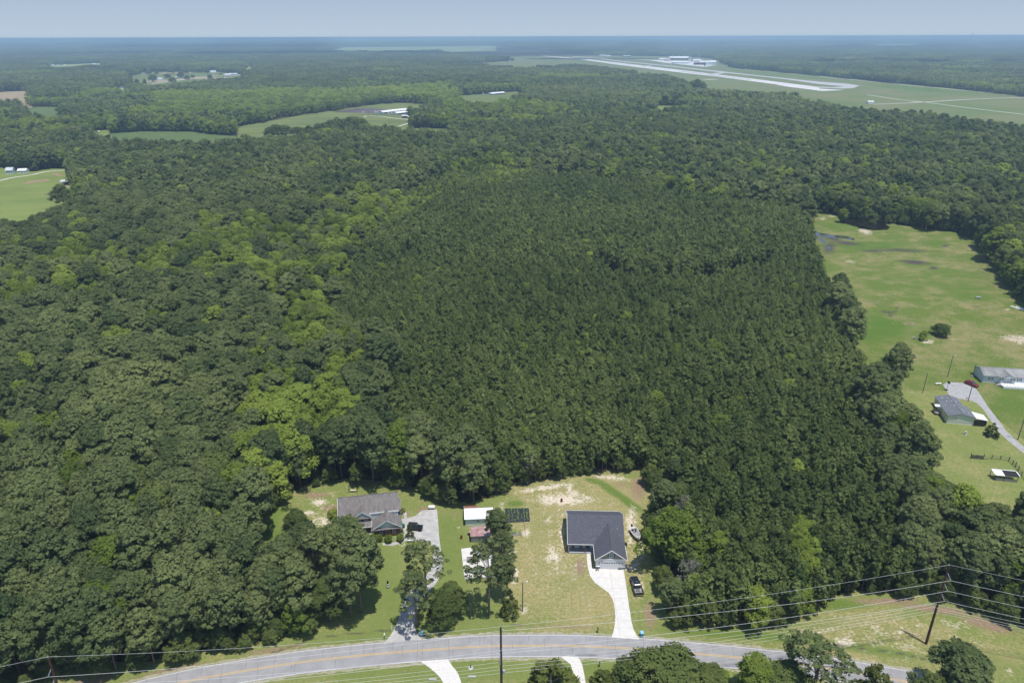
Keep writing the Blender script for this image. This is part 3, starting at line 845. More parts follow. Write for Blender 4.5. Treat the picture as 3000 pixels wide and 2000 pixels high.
YM = {'sand': lambda px, py, X, Y: np.maximum(blobs(px, py, Y_SAND, .6) * 1.0, blobs(px, py, [(1660, 1600, 200, 250), (2600, 1870, 330, 90, 5), (960, 1500, 90, 90)], .5) * .32) - .16, 'straw': lambda px, py, X, Y: blobs(px, py, Y_STRAW, .5) * .98 - .1,
      'lush': lambda px, py, X, Y: blobs(px, py, Y_LUSH) * .85, 'dry': yard_dry,
      'dark': lambda px, py, X, Y: np.maximum(line_mask(px, py, DITCH_PTS, 3.5) * .72, line_mask(px, py, [(1490, 1830), (1600, 1834), (1780, 1834)], 3) * .5) + .75 * line_mask(px, py, [(2380, 1885), (2500, 1893), (2650, 1915), (2760, 1945)], 3) - .05}
sheet('yard_lawn', -135, 165, 82, 235, .75, 0.0, M_YARD, YM, 'patchy lawns and bare sandy yards along the road around both houses', lambda x, y: inside(YARDS, x, y) | near_open(x, y, 3) | (y < 112))

M_MUD = [(2380, 690, 60, 22, 20, .6), (2440, 700, 70, 8, 12, .8), (2430, 725, 26, 34, 50, .8), (2480, 712, 60, 8, 5, .9), (2640, 733, 110, 7, 2, .8), (2560, 735, 60, 6, 0, .8), (2680, 768, 60, 8, 5, 1), (2735, 785, 18, 6, 0, 1), (2770, 720, 16, 6, 0, .9),
         (2600, 914, 30, 6, 10, .9), (2625, 907, 22, 5, -60, .9), (2608, 925, 12, 5, 0, .9), (2665, 930, 10, 3), (2375, 622, 26, 6), (2860, 898, 16, 4, 0, .7), (2720, 925, 12, 3, 0, .5)]
MM = {'sand': lambda px, py, X, Y: blobs(px, py, [(2535, 678, 26, 8, 15, 1), (2630, 652, 50, 5, 8, 1), (2490, 765, 22, 5, 10, .7), (2975, 990, 50, 12, 0, .9), (2990, 1000, 20, 10), (2720, 1000, 22, 8, 0, .9), (2665, 948, 20, 5, 0, .5), (2410, 640, 12, 5, 0, .8), (2440, 633, 16, 4, 0, .7), (2590, 739, 8, 3, 0, .8),
                                                  (2950, 905, 10, 3), (2620, 945, 14, 4, 0, .4), (2780, 990, 30, 6, 0, .4)]) * .8 - .1,
      'straw': lambda px, py, X, Y: blobs(px, py, [(2665, 946, 24, 7, 0, 1), (2900, 800, 40, 90, -40, .6), (2560, 885, 50, 14, 0, .6), (2960, 880, 70, 30, 20, .4), (2820, 1265, 70, 10, 0, .9), (2860, 1310, 60, 8, 0, .6), (2790, 1210, 26, 40, 0, .4), (2880, 1290, 60, 14, 0, .5), (2900, 1400, 70, 26, 0, .6), (2860, 1430, 130, 8, 5, .7), (2930, 1380, 60, 10, 0, .5), (2860, 1182, 40, 16, 0, .6), (2850, 720, 60, 14, 20, .4)]) * .75 - .12,
      'lush': lambda px, py, X, Y: blobs(px, py, [(2540, 720, 120, 14, 0, .7), (2700, 820, 200, 60, 0, .35), (2560, 960, 140, 50, 0, .75), (2960, 1200, 90, 90, 0, .45), (2850, 860, 90, 30, 0, .4), (2700, 1120, 60, 60, 0, .4), (2860, 1340, 90, 40, 0, .4), (2480, 660, 90, 20, 0, .5), (2750, 715, 60, 10, 0, .6)]) * .8 + .14 * noise2(X, Y * 2, 26, 71),
      'dry': lambda px, py, X, Y: .22 + .32 * noise2(X, Y, 12, 73) + .20 * noise2(X, Y * 3, 22, 74) + .25 * blobs(px, py, [(2850, 1000, 220, 80, 0, 1), (2870, 720, 90, 70, 0, .8), (2600, 780, 160, 30, 0, .7)]) + .28 * noise2(X, Y, 38, 72),
      'dark': lambda px, py, X, Y: blobs(px, py, M_MUD, .6) * 1.1 - .06}
sheet('meadow', 90, 520, 160, 640, 2.0, -.06, M_MEADOW, MM, 'wide mown meadow with muddy patches behind the mobile homes', lambda x, y: inside(MEADOW, x, y) | (near_open(x, y, 4) & (x > 100)))

AM = {'sand': lambda px, py, X, Y: blobs(px, py, [(2080, 233, 26, 2), (2690, 298, 20, 2)]) * .9 - .1,
      'straw': lambda px, py, X, Y: blobs(px, py, [(2400, 285, 200, 7, 4, .5), (2650, 297, 120, 4, 3, .6), (2000, 225, 160, 6, 5, .3)]) * .7 - .1,
      'lush': lambda px, py, X, Y: blobs(px, py, [(2700, 262, 200, 8, 5, .8), (2450, 300, 120, 8, 5, .6), (2850, 320, 200, 20, 5, .5), (2300, 222, 200, 5, 5, .7)]) * .7,
      'dry': lambda px, py, X, Y: .35 + .3 * noise2(X, Y, 160, 81), 'dark': lambda px, py, X, Y: -.2 + blobs(px, py, [(2700, 283, 90, 1.5, 5, .8)]) * .7}
sheet('airfield_grass', -400, 3400, 850, 5200, 20.0, -.12, M_AIRGRASS, AM, 'broad grass of the airfield around the concrete runway', lambda x, y: inside(AIRFIELD, x, y) | (inside(AIRFIELD, x, y - 25)) | inside(AIRFIELD, x - 20, y))


def flat(name, pts, z, m, lab, cat='field', parent=None, kind='structure', smooth_pts=False):
    w = [(float(a), float(b)) for a, b in (pts if isinstance(pts, np.ndarray) else poly(pts))]
    tri = mgeo.tessellate_polygon([[Vector((x, y, 0)) for x, y in w]])
    me = bpy.data.meshes.new(name); me.from_pydata([(x, y, z) for x, y in w], [], [tuple(t) for t in tri]); me.materials.append(m)
    import bmesh
    bm = bmesh.new(); bm.from_mesh(me)
    for f in bm.faces:
        f.normal_update()
        if f.normal.z < 0: f.normal_flip()
    bm.to_mesh(me); bm.free()
    o = bpy.data.objects.new(name, me); ROOT.objects.link(o)
    if parent: o.parent = parent
    if lab: label(o, lab, cat if not parent else None, None, kind)
    return o


def field_mat(name, a, b, s=.03, stretch=None):
    return mat(name, a, .95, 0, s, b, spec=.05, stretch=stretch)


M_PASTURE = field_mat('pasture', (.205, .250, .075), (.150, .200, .055), .02, (1, 2.5, 1))
M_CROP = field_mat('bean_crop', (.120, .165, .058), (.092, .135, .045), .05)
M_HAY = field_mat('hay_field', (.185, .215, .075), (.110, .145, .055), .02, (.6, 2, 1))
M_TAN = field_mat('ploughed_soil', (.36, .29, .19), (.28, .22, .14), .02)
M_FARFIELD = field_mat('far_grass', (.30, .36, .15), (.24, .30, .12), .005)
flat('field', SHEDFIELD, -.05, M_PASTURE, 'bright green hay field with an open shed on the left')
flat('field', CROPS, -.05, M_CROP, 'dark green crop field in front of the tree line')
flat('field', HOGFARM, -.05, M_HAY, 'rough grass fields around the long white hog barns')
flat('field', HOGFARM2, -.05, M_HAY, 'small grass clearing round the far hog barn')
flat('field', FARMS, -.05, M_HAY, 'far farmyard fields with scattered trees and houses')
flat('field', BROWNFIELD, -.05, M_TAN, 'bare tan ploughed field at the far left')
flat('field', BEANFIELD, -.05, M_CROP, 'smooth green bean field curving at the left')
flat('field', BARNYARD, -.05, M_PASTURE, 'small grass plot beside the rusty red barn')
flat('field', FARFIELD, -.05, M_FARFIELD, 'pale green farm field beyond the woods left of the runway')
flat('field', GLADE, -.05, M_PASTURE, 'small bright clearing in the woods below the airfield')
for i, q in enumerate(FARROWS): flat('field', q, -.05, M_FARFIELD, 'tiny pale clearing in the far forest', )
flat('field', [(490, 212.5), (561, 212), (561, 215.5), (452, 216.5)], -.01, M_TAN, 'tan strip of bare soil behind the far farmhouses')
flat('field', [(415, 238), (520, 232), (560, 226), (700, 226), (700, 229), (560, 233), (440, 244)], -.01, M_TAN, 'brown cut field in front of the far farmhouses')

M_DIRT = field_mat('bare_red_soil', (.36, .24, .15), (.26, .19, .11), .08)
M_DARKSOIL = field_mat('dark_wet_soil', (.12, .095, .085), (.17, .13, .10), .08)
flat('dirt_patch', [(66, 537), (90, 530), (105, 528), (118, 526), (142, 525), (143, 529), (125, 533), (100, 534), (78, 539)], -.02, M_DIRT, 'reddish bare soil streak across the hay field', 'ground')
flat('dirt_patch', [(128, 570), (150, 562), (175, 558), (205, 556), (212, 560), (190, 563), (160, 569), (140, 572)], -.02, M_DARKSOIL, 'dark muddy streak in the hay field near the wood edge', 'ground')
flat('dirt_patch', [(172, 543), (205, 545), (215, 548), (200, 549), (178, 547)], -.02, M_TAN, 'worn pale ground in front of the open field shed', 'ground')
flat('dirt_patch', [(150, 508), (170, 507), (188, 516), (170, 517)], -.02, M_DIRT, 'pinkish bare soil at the top corner of the hay field', 'ground')
flat('dirt_patch', [(930, 369), (975, 362), (1000, 357), (990, 366), (960, 373)], -.02, M_DIRT, 'reddish soil patch in the hog farm field', 'ground')
flat('dirt_patch', [(1232, 324), (1250, 321), (1258, 326), (1245, 331), (1225, 332)], -.02, M_DIRT, 'reddish worn soil at the right end of the hog barns', 'ground')
M_LAGOON = mat('lagoon_water', (.11, .060, .055), .35, .2, .03, spec=.5)
M_WATER = mat('dark_water', (.012, .010, .008), .12, .2, .2, spec=.5)
M_PUDDLE = mat('puddle_water', (.05, .05, .05), .05, spec=.9)
flat('lagoon', [(978, 328), (1010, 323), (1040, 318.5), (1090, 317), (1140, 321), (1130, 331), (1100, 332), (1040, 331)], .02, M_LAGOON, 'reddish brown waste lagoon beside the hog barns', 'pond')
flat('pond', POND, .0, M_WATER, 'dark narrow pond at the far edge of the meadow', 'pond')
flat('puddle', [(2362, 672), (2380, 670), (2400, 682), (2440, 688), (2480, 692), (2504, 699), (2500, 704), (2470, 698), (2430, 695), (2395, 692), (2370, 682)], -.03, M_PUDDLE, 'pale standing water trickling across the meadow corner', 'puddle')
flat('puddle', [(2396, 696), (2410, 698), (2422, 710), (2418, 716), (2404, 706)], -.03, M_PUDDLE, 'small pale pool just below the long meadow puddle', 'puddle')
flat('puddle', [(2420, 724), (2432, 722), (2436, 730), (2426, 730)], -.03, M_PUDDLE, 'smallest pool nearest the tree line in the meadow', 'puddle')

# ------------------------------------------------------------------ road, drives
M_ASPH = mat('weathered_asphalt', (.34, .335, .335), .9, 0, .35, (.27, .268, .272), spec=.2, bump=.01, bscale=8)
M_PATCH = mat('asphalt_patch', (.21, .21, .215), .9, .15, 2)
M_WHITE_LINE = mat('white_road_paint', (.62, .62, .60), .8, .15, 2)
M_YEL_LINE = mat('yellow_road_paint', (.62, .40, .12), .8, .15, 2)
M_CRACK = mat('road_crack', (.12, .12, .12), .95)
M_CONC_NEW = mat('new_concrete', (.68, .665, .635), .85, 0, .9, (.60, .575, .53), spec=.2, bump=.004)
M_CONC_OLD = mat('old_concrete', (.43, .42, .40), .9, .18, .5, spec=.2, bump=.006)
M_GRAVEL = mat('pale_gravel', (.66, .63, .59), .95, .16, 3, spec=.1, bump=.05, bscale=14)
M_GDRIVE = mat('grey_drive', (.36, .355, .35), .95, .14, .6, spec=.1, bump=.02)


def smooth_path(pts, n=10):
    pts = np.asarray(pts, float); out = []
    e = np.concatenate([[2 * pts[0] - pts[1]], pts, [2 * pts[-1] - pts[-2]]])
    for i in range(1, len(e) - 2):
        for t in np.linspace(0, 1, n, endpoint=False):
            a, b, c, d = e[i - 1], e[i], e[i + 1], e[i + 2]
            out.append(.5 * ((2 * b) + (-a + c) * t + (2 * a - 5 * b + 4 * c - d) * t * t + (-a + 3 * b - 3 * c + d) * t ** 3))
    out.append(pts[-1]); return np.array(out)


def ribbon(name, path, o0, o1, z, m, lab=None, parent=None, kind=None, cat=None, wob=0.0):
    d = np.gradient(path, axis=0); nn = np.stack([d[:, 1], -d[:, 0]], 1); nn /= np.linalg.norm(nn, axis=1)[:, None]
    w0 = wob * rng.uniform(-1, 1, len(path)); w1 = wob * rng.uniform(-1, 1, len(path))
    a = path + nn * (o0 + w0)[:, None]; b = path + nn * (o1 + w1)[:, None]
    v = np.concatenate([np.c_[a, np.full(len(a), z)], np.c_[b, np.full(len(b), z)]]); n = len(a)
    i = np.arange(n - 1); f = np.stack([i, i + n, i + n + 1, i + 1], 1)
    me = mesh_np(name, v, f, [m]); me.flip_normals() if me.polygons[0].normal.z < 0 else None
    o = bpy.data.objects.new(name, me); ROOT.objects.link(o)
    if parent: o.parent = parent
    if lab: label(o, lab, cat, None, kind)
    elif kind: o['kind'] = kind
    return o


road_c = np.array([G(*p) for p in [(60, 2130), (300, 2055), (530, 1998), (700, 1966.5), (870, 1940), (1040, 1920.5), (1210, 1905.5), (1380, 1894), (1468, 1891), (1560, 1890), (1672, 1890.5), (1876, 1900), (2080, 1917), (2199, 1929), (2428, 1957), (2676, 1999), (2900, 2045), (3200, 2110)]])
road_p = smooth_path(road_c, 12)
road = ribbon('road', road_p, -3.15, 3.15, .004, M_ASPH, 'two-lane grey asphalt road curving across the bottom of the view', None, 'structure', 'road')
for a_, b_3 in ((-3.75, -3.12), (3.12, 3.75)): ribbon('shoulder', road_p, a_, b_3, .0025, mat('sandy_shoulder', (.40, .36, .28), .95, 0, 1.2, (.24, .24, .13)), parent=road, wob=.28)
for s_, nm in ((-2.92, 'edge_line'), (2.92, 'edge_line')): ribbon(nm, road_p, s_ - .06, s_ + .06, .008, M_WHITE_LINE, parent=road)
for s_ in (-.16, .16): ribbon('centre_line', road_p, s_ - .06, s_ + .06, .008, M_YEL_LINE, parent=road)
mb = MB(); s_len = np.concatenate([[0], np.cumsum(np.linalg.norm(np.diff(road_p, axis=0), axis=1))])
sp = 8.0
while sp < s_len[-1] - 4:
    i = np.searchsorted(s_len, sp); p = Vector(road_p[i]); d = (Vector(road_p[min(i + 1, len(road_p) - 1)]) - Vector(road_p[i - 1])).normalized(); nn = Vector((d.y, -d.x))
    lo, hi = random.choice([(-3.0, 3.0), (-3.0, -.2), (.2, 3.0), (-3, -.2), (.2, 3.0), (-1.6, 1.2)])
    pts = []; w = lo; off = random.uniform(-.3, .3)
    while w < hi: off += random.uniform(-.09, .09); pts.append(p + nn * w + d * off); w += .35
    for a, b in zip(pts[:-1], pts[1:]):
        u = (b - a).normalized(); q = Vector((-u.y, u.x)) * random.uniform(.016, .035)
        mb.add([(a.x - q.x, a.y - q.y, .0085), (b.x - q.x, b.y - q.y, .0085), (b.x + q.x, b.y + q.y, .0085), (a.x + q.x, a.y + q.y, .0085)], [(0, 1, 2, 3)])
    sp += random.uniform(1.2, 4.6)
o_ = mb.out('road_cracks', M_CRACK, road); o_['kind'] = 'stuff'
flat('asphalt_patch', [(1690, 1914), (1730, 1911.5), (1745, 1916), (1752, 1921), (1700, 1921), (1683, 1919)], .009, M_PATCH, 'darker rough patch at the road edge', parent=road, kind='')

flat('driveway', [(1742, 1666), (1735, 1664), (1731, 1640), (1729.5, 1619), (1719, 1619), (1719.5, 1640), (1722, 1661), (1729, 1686.5), (1744, 1707), (1765, 1722), (1783, 1735), (1793, 1750), (1799, 1768), (1801, 1784), (1803, 1806), (1801, 1830), (1797, 1850), (1791, 1866.5),
                  (1830, 1869), (1873, 1872), (1864, 1857), (1856, 1842), (1850, 1820), (1846, 1794), (1842, 1770), (1839, 1745), (1831, 1692), (1827, 1666)], .03, M_CONC_NEW, 'bright white concrete driveway with curving walk to the blue-grey roofed house', 'driveway')
M_JOINT = mat('concrete_joint', (.42, .40, .36), .95)
drv_ = [o for o in ROOT.objects if o.name.startswith('driveway')][-1]
jb_ = MB()
for (ax, ay), (bx, by) in (((1733, 1690), (1831, 1692)), ((1764, 1722), (1835, 1722)), ((1794, 1752), (1840, 1752)), ((1801, 1784), (1845, 1784)), ((1801, 1815), (1849, 1815)), ((1800, 1838), (1855, 1838)), ((1786, 1667), (1818, 1868)), ((1719.5, 1638), (1731, 1638)), ((1721, 1655), (1733, 1653))):
    a_1, b_1 = np.array([float(q) for q in G(ax, ay)]), np.array([float(q) for q in G(bx, by)]); u_1 = (b_1 - a_1) / np.linalg.norm(b_1 - a_1); n_1 = np.array([-u_1[1], u_1[0]]) * .03
    jb_.add([(*(a_1 - n_1), .035), (*(b_1 - n_1), .035), (*(b_1 + n_1), .035), (*(a_1 + n_1), .035)], [(0, 1, 2, 3)])
jb_.out('expansion_joints', M_JOINT, drv_)
flat('driveway', [(1123, 1885), (1138, 1868), (1149, 1852), (1158, 1835), (1166, 1818), (1176, 1781), (1190, 1745), (1215, 1715), (1245, 1690), (1265, 1660), (1268, 1620), (1262, 1590), (1215, 1585), (1190, 1572), (1180, 1545), (1175, 1520), (1200, 1515), (1220, 1509), (1230, 1499), (1238, 1494), (1280, 1491), (1284, 1530), (1286, 1566),
                  (1290, 1600), (1297, 1640), (1295, 1670), (1280, 1705), (1255, 1735), (1230, 1765), (1217, 1800), (1215, 1822), (1219, 1845), (1226, 1860), (1238, 1873), (1180, 1878)], .03, M_CONC_OLD, 'old grey concrete driveway flaring at the road and widening beside the brick house', 'driveway')
flat('walkway', [(1120, 1590), (1150, 1589), (1182, 1581), (1182, 1573), (1186, 1560), (1192, 1562), (1190, 1585), (1155, 1597), (1122, 1597)], .034, M_CONC_OLD, 'narrow concrete path in front of the brick house', 'path')
flat('walkway', [(1182, 1500), (1191, 1500), (1192, 1520), (1184, 1521)], .034, M_CONC_OLD, 'short concrete path beside the parking pad', 'path')
flat('concrete_slab', [(1351, 1607), (1391, 1602), (1440, 1598), (1444, 1650), (1446, 1690), (1403, 1693), (1361, 1696), (1356, 1650)], .06, M_CONC_NEW, 'large white concrete slab under the tall thin pine', 'slab')
flat('driveway', [(1231, 1935.5), (1312, 1929.5), (1319, 1940), (1326, 1951), (1336, 1962), (1343, 1974), (1349, 1990), (1356, 2020), (1370, 2090), (1325, 2090), (1299, 2000), (1290, 1984), (1278, 1971), (1258, 1954)], .012, M_GRAVEL, 'wide white gravel drive leaving the near side of the road', 'driveway')
flat('driveway', [(1643, 1922), (1693, 1923), (1701, 1935), (1706, 1947), (1712, 1975), (1716, 2000), (1724, 2080), (1708, 2080), (1703, 2000), (1690, 1982), (1679, 1968), (1672, 1945)], .012, M_GRAVEL, 'narrow gravel drive beside the cedar at the near verge', 'driveway')
flat('driveway', [(2776, 1119), (2805, 1120), (2834, 1121.6), (2846, 1127), (2857, 1136), (2871, 1154), (2894, 1190), (2921, 1225), (2950, 1264), (3000, 1309), (3080, 1375), (3120, 1375), (3080, 1395), (3000, 1328), (2956, 1292.5), (2925, 1264), (2905, 1234), (2880, 1198), (2862, 1180), (2844, 1173), (2803, 1167), (2783, 1162), (2772, 1142), (2762, 1127)], .02, M_GDRIVE, 'grey gravel drive widening to a parking pad by the red car', 'driveway')
for q, w_, lab_ in (([(-80, 545), (0, 529), (40, 520), (90, 513), (130, 504), (165, 500), (196, 498)], 2.4, 'pale dirt road along the top of the hay field'),
                    ([(1068, 343), (1072, 341), (1090, 340), (1120, 342), (1150, 346), (1180, 349), (1210, 352)], 3.2, 'white gravel loop road in front of the hog barns'),
                    ([(1140, 377), (1165, 371), (1185, 365), (1205, 358)], 3.2, 'lower white gravel lane of the hog farm'),
                    ([(445, 246), (480, 241), (520, 235.5), (560, 230), (600, 225.5), (640, 221.5), (680, 221.5)], 7, 'pale farm road past the far houses'),
                    ([(2400, 224), (2636, 247.5), (2865, 269), (3060, 290)], 5, 'thin straight perimeter track along the forest edge'),
                    ([(2560, 306), (2640, 303), (2700, 300), (2850, 291), (3010, 286)], 5, 'faint pale track crossing the airfield grass'),
                    ([(2540, 278), (2620, 290), (2710, 300), (2850, 318), (3020, 338)], 4, 'faint diagonal track through the airfield grass')):
    pth = smooth_path([G(*p) for p in q], 6)
    ribbon('track', pth, -w_ / 2, w_ / 2, .02, M_GRAVEL, lab_, None, 'structure', 'track')

# ------------------------------------------------------------------ airfield
M_RUNWAY = mat('runway_concrete', (.62, .61, .60), .9, .10, .02)
M_TAXI = mat('taxiway_asphalt', (.45, .445, .45), .9, .08, .02)


def px_strip(name, pts, z, m, lab, cat='runway'):
    """pts: (x, y_top, y_bottom) along the strip"""
    return flat(name, [(x, a) for x, a, b in pts] + [(x, b) for x, a, b in pts[::-1]], z, m, lab, cat)


px_strip('runway', [(1586, 163.6, 164.6), (1700, 171.5, 174.5), (1800, 183, 189), (2000, 206, 214), (2100, 218.5, 224.5), (2200, 230.5, 238), (2300, 243, 251), (2400, 255.5, 266.5)], .0, M_RUNWAY, 'long pale concrete runway across the airfield')
px_strip('taxiway', [(1680, 165.5, 167), (1760, 170, 172.5), (1800, 177, 179.5), (1950, 191.5, 194), (2100, 208, 211.5), (2200, 219, 221.5), (2300, 229.5, 232.5), (2400, 240, 247), (2480, 245.5, 254), (2519, 251, 252)], .0, M_TAXI, 'narrower taxiway parallel to the runway', 'taxiway')
flat('taxiway', [(2400, 254), (2440, 256), (2480, 253), (2519, 251), (2500, 258.5), (2470, 260), (2400, 257.5)], .004, M_TAXI, 'turn-round loop joining the taxiway to the runway end', 'taxiway')
flat('runway_end', [(2270, 247.5), (2400, 260), (2475, 264.5), (2410, 267), (2300, 253.5)], .004, M_RUNWAY, 'striped pale overrun at the near end of the runway', 'runway')
for q, l2 in (([(1905, 191), (1916, 191), (1885, 196), (1872, 196)], 'first'), ([(2115, 212), (2128, 213), (2098, 219.5), (2070, 217.5)], 'second')):
    flat('taxiway', q, .004, M_TAXI, l2 + ' short link between taxiway and runway', 'taxiway')
flat('apron', [(1800, 171), (1850, 173.5), (1900, 177), (1920, 180), (1945, 184), (2000, 190), (2060, 196), (2075, 195), (2100, 192), (2062, 183), (2000, 179), (1940, 177), (1880, 175), (1840, 172)], .004, M_RUNWAY, 'grey concrete apron in front of the terminal', 'apron')
flat('runway_stripe', [(1990, 208), (2100, 221), (2200, 233.5), (2200, 234.6), (2100, 222.2), (1990, 209)], .008, M_PATCH, 'dark tyre-worn streak along the runway', 'runway')


# ------------------------------------------------------------------ fair-weather clouds, above and beyond the top of the picture
M_CLOUD = mat('cloud_white', (.85, .85, .86), 1.0, spec=0)


def cloud(x, y, rx, ry, h=1500):
    """flat-bottomed cumulus whose shade falls at (x, y)"""
    import bmesh
    bm = bmesh.new(); r = np.random.default_rng(int(abs(x) + y))
    cx, cyy = x + SUN_DIR.x / SUN_DIR.z * h, y + SUN_DIR.y / SUN_DIR.z * h
    for k in range(int(18 + rx * ry / 9e4)):
        a, q = r.uniform(0, 6.28), math.sqrt(r.uniform()) * .9
        s = r.uniform(.16, .34) * min(rx, ry) * 1.3
        m = Matrix.Translation((cx + math.cos(a) * q * rx, cyy + math.sin(a) * q * ry, h + s * .25)) @ Matrix.Diagonal((1.25, 1.1, .55, 1)) @ Matrix.Rotation(r.uniform(0, 6), 4, 'Z')
        g_ = bmesh.ops.create_icosphere(bm, subdivisions=2, radius=s, matrix=m)
    for v in bm.verts:
        n_ = float(noise2(v.co.x, v.co.y + v.co.z, 160, 5)); v.co.z = max(h - 20 + n_ * 6, v.co.z + n_ * 14)
    me = bpy.data.meshes.new('cloud'); bm.to_mesh(me); bm.free(); me.materials.append(M_CLOUD)
    return me


cl_ = [cloud(-1900, 5600, 1700, 520), cloud(300, 6000, 900, 380), cloud(1750, 3350, 520, 130), cloud(500, 4500, 420, 170), cloud(900, 8200, 1500, 500), cloud(-3600, 9000, 1600, 700), cloud(4200, 7600, 1800, 420), cloud(-150, 5150, 500, 160)]
for k, me in enumerate(cl_):
    o = bpy.data.objects.new('clouds', me); ROOT.objects.link(o); label(o, 'flat-bottomed white summer cloud shading the far forest', 'cloud', 'summer clouds', 'stuff')
# ------------------------------------------------------------------ things: materials
M_ROOF_BLUE = mat('charcoal_shingles', (.115, .118, .140), .9, 0, 2.6, (.070, .073, .092), bump=.02, bscale=12)
M_ROOF_GREY = mat('weathered_shingles', (.225, .205, .195), .9, 0, 1.0, (.140, .128, .120), stretch=(2.2, .5, 1), bump=.02, bscale=12)
M_ROOF_MH = mat('blue_grey_shingles', (.165, .178, .20), .9, 0, .5, (.130, .138, .158))
M_ROOF_OLD = mat('stained_pale_shingles', (.34, .34, .33), .9, 0, .35, (.20, .20, .20), stretch=(1, .4, 1))
M_ROOF_WHITE = mat('white_metal_roof', (.78, .79, .80), .45, .06, .8, spec=.5)
M_ROOF_RUST = mat('faded_red_metal', (.42, .36, .35), .7, 0, .9, (.30, .10, .095), spec=.3)
M_ROOF_ZINC = mat('zinc_roof', (.55, .57, .60), .5, .1, .1, spec=.5)
M_WALL_WHITE = mat('white_siding', (.74, .76, .77), .8, .03, 2)
M_WALL_BLUE = mat('pale_blue_siding', (.62, .70, .72), .8, .05, 1)
M_WALL_GREEN = mat('pale_green_siding', (.64, .69, .56), .8, .05, 1)
M_WALL_TAUPE = mat('taupe_shakes', (.26, .24, .20), .85, .1, 4)
M_GABLE = mat('blue_grey_gable', (.60, .69, .76), .8, .05, 3)
M_BRICKS = mat('red_brick', (.30, .135, .105), .9, .22, 6)
M_BRICK_TRIM = mat('grey_stone_trim', (.22, .23, .25), .9, .2, 6)
M_TRIM = mat('white_trim', (.80, .80, .78), .6)
M_GLASS = mat('window_glass', (.05, .065, .08), .08, spec=.8)
M_SHUTTER = mat('slate_shutter', (.10, .16, .20), .7)
M_SHUTTER_G = mat('dark_green_shutter', (.02, .045, .045), .7)
M_DOOR = mat('white_door', (.68, .69, .70), .5)
M_WOOD = mat('brown_wood', (.20, .09, .045), .8, .2, 5)
M_PLANK = mat('grey_planks', (.27, .25, .235), .9, .25, 3, stretch=(6, 6, .4))
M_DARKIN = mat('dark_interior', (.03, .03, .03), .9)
M_BLACK = mat('black_paint', (.012, .013, .018), .25, spec=.6)
M_BLACKM = mat('black_plastic', (.02, .02, .022), .7)
M_RED = mat('dark_red_paint', (.22, .012, .02), .25, spec=.6)
M_TYRE = mat('tyre_rubber', (.02, .02, .02), .9)
M_RIM = mat('wheel_rim', (.45, .45, .46), .35, metal=.8)
M_CHROME = mat('chrome', (.6, .6, .62), .2, metal=1)
M_LAMP_R = mat('tail_lamp', (.35, .02, .02), .3)
M_LAMP_W = mat('head_lamp', (.7, .7, .7), .2)
M_BOAT = mat('boat_gelcoat', (.62, .62, .61), .35, .05, 2)
M_CAMO = mat('grey_boat_deck', (.30, .30, .29), .6, .4, 3)
M_RUST = mat('rusty_drum', (.20, .065, .025), .9, .3, 8)
M_POLE = mat('red_brown_pole', (.085, .038, .032), .85, .2, 2, stretch=(4, 4, .3))
M_POLE_G = mat('grey_pole', (.15, .145, .14), .85, .2, 3)
M_INSUL = mat('insulator_grey', (.42, .46, .50), .5)
M_WIRE = mat('aluminium_wire', (.62, .62, .60), .45, spec=.5)
M_BIN_BLUE = mat('blue_bin', (.06, .26, .44), .5)
M_BIN_LID = mat('light_blue_lid', (.26, .56, .72), .5)
M_BIN_GREEN = mat('green_bin', (.01, .16, .09), .5)
M_BLACKSHEET = mat('black_weed_sheet', (.035, .035, .048), .7, .25, 1.5)
M_PLANT = mat('garden_leaves', (.16, .28, .05), .8, .25, 6)
M_SILO = mat('galvanised_silo', (.55, .57, .60), .45, .08, .3, spec=.5)
M_BARN = mat('rust_red_barn', (.20, .07, .06), .9, .3, .4)
M_FENCE = mat('fence_wood', (.15, .12, .10), .9, .2, 3)
M_STONE = mat('debris_stone', (.38, .36, .34), .9, .3, 2)
M_PURPLE = mat('pale_blue_tarp', (.40, .52, .62), .6)


def gable_roof(name, x0, x1, y0, y1, z, zr, m, parent, axis='x', th=.18, ridge=.5, z2=None, lab=None, trim=None):
    """two sloping plates; axis = direction of the ridge"""
    if axis == 'x':
        ym = y0 + (y1 - y0) * ridge
        a = [(x0, y0, z), (x1, y0, z), (x1, ym, zr), (x0, ym, zr)]; b = [(x1, y1, z2 if z2 is not None else z), (x0, y1, z2 if z2 is not None else z), (x0, ym, zr), (x1, ym, zr)]
        cap = [(x0, ym, zr + .03), (x1, ym, zr + .03)]
    else:
        xm = x0 + (x1 - x0) * ridge
        a = [(x0, y1, z), (x0, y0, z), (xm, y0, zr), (xm, y1, zr)]; b = [(x1, y0, z), (x1, y1, z), (xm, y1, zr), (xm, y0, zr)]
        cap = [(xm, y0, zr + .03), (xm, y1, zr + .03)]
    o = MB().slab(a, th).slab(b, th).out(name, m, parent, lab=lab)
    MB().tube(cap, .09, 6).out('ridge_cap', m, o)
    return o


def fascia(parent, pts, m, r=.07, h=.18):
    mb = MB()
    for a, b in zip(pts[:-1], pts[1:]):
        a, b = Vector(a), Vector(b); d = (b - a).normalized(); s = Vector((d.y, -d.x, 0)) if abs(d.x) + abs(d.y) > .01 else Vector((1, 0, 0)); s = s.normalized() * .04; u = Vector((0, 0, h))
        mb.add([a - s, b - s, b + s, a + s, a - s - u, b - s - u, b + s - u, a + s - u], [(0, 1, 2, 3), (7, 6, 5, 4), (0, 4, 5, 1), (1, 5, 6, 2), (2, 6, 7, 3), (3, 7, 4, 0)])
    return mb.out('fascia', m, parent)


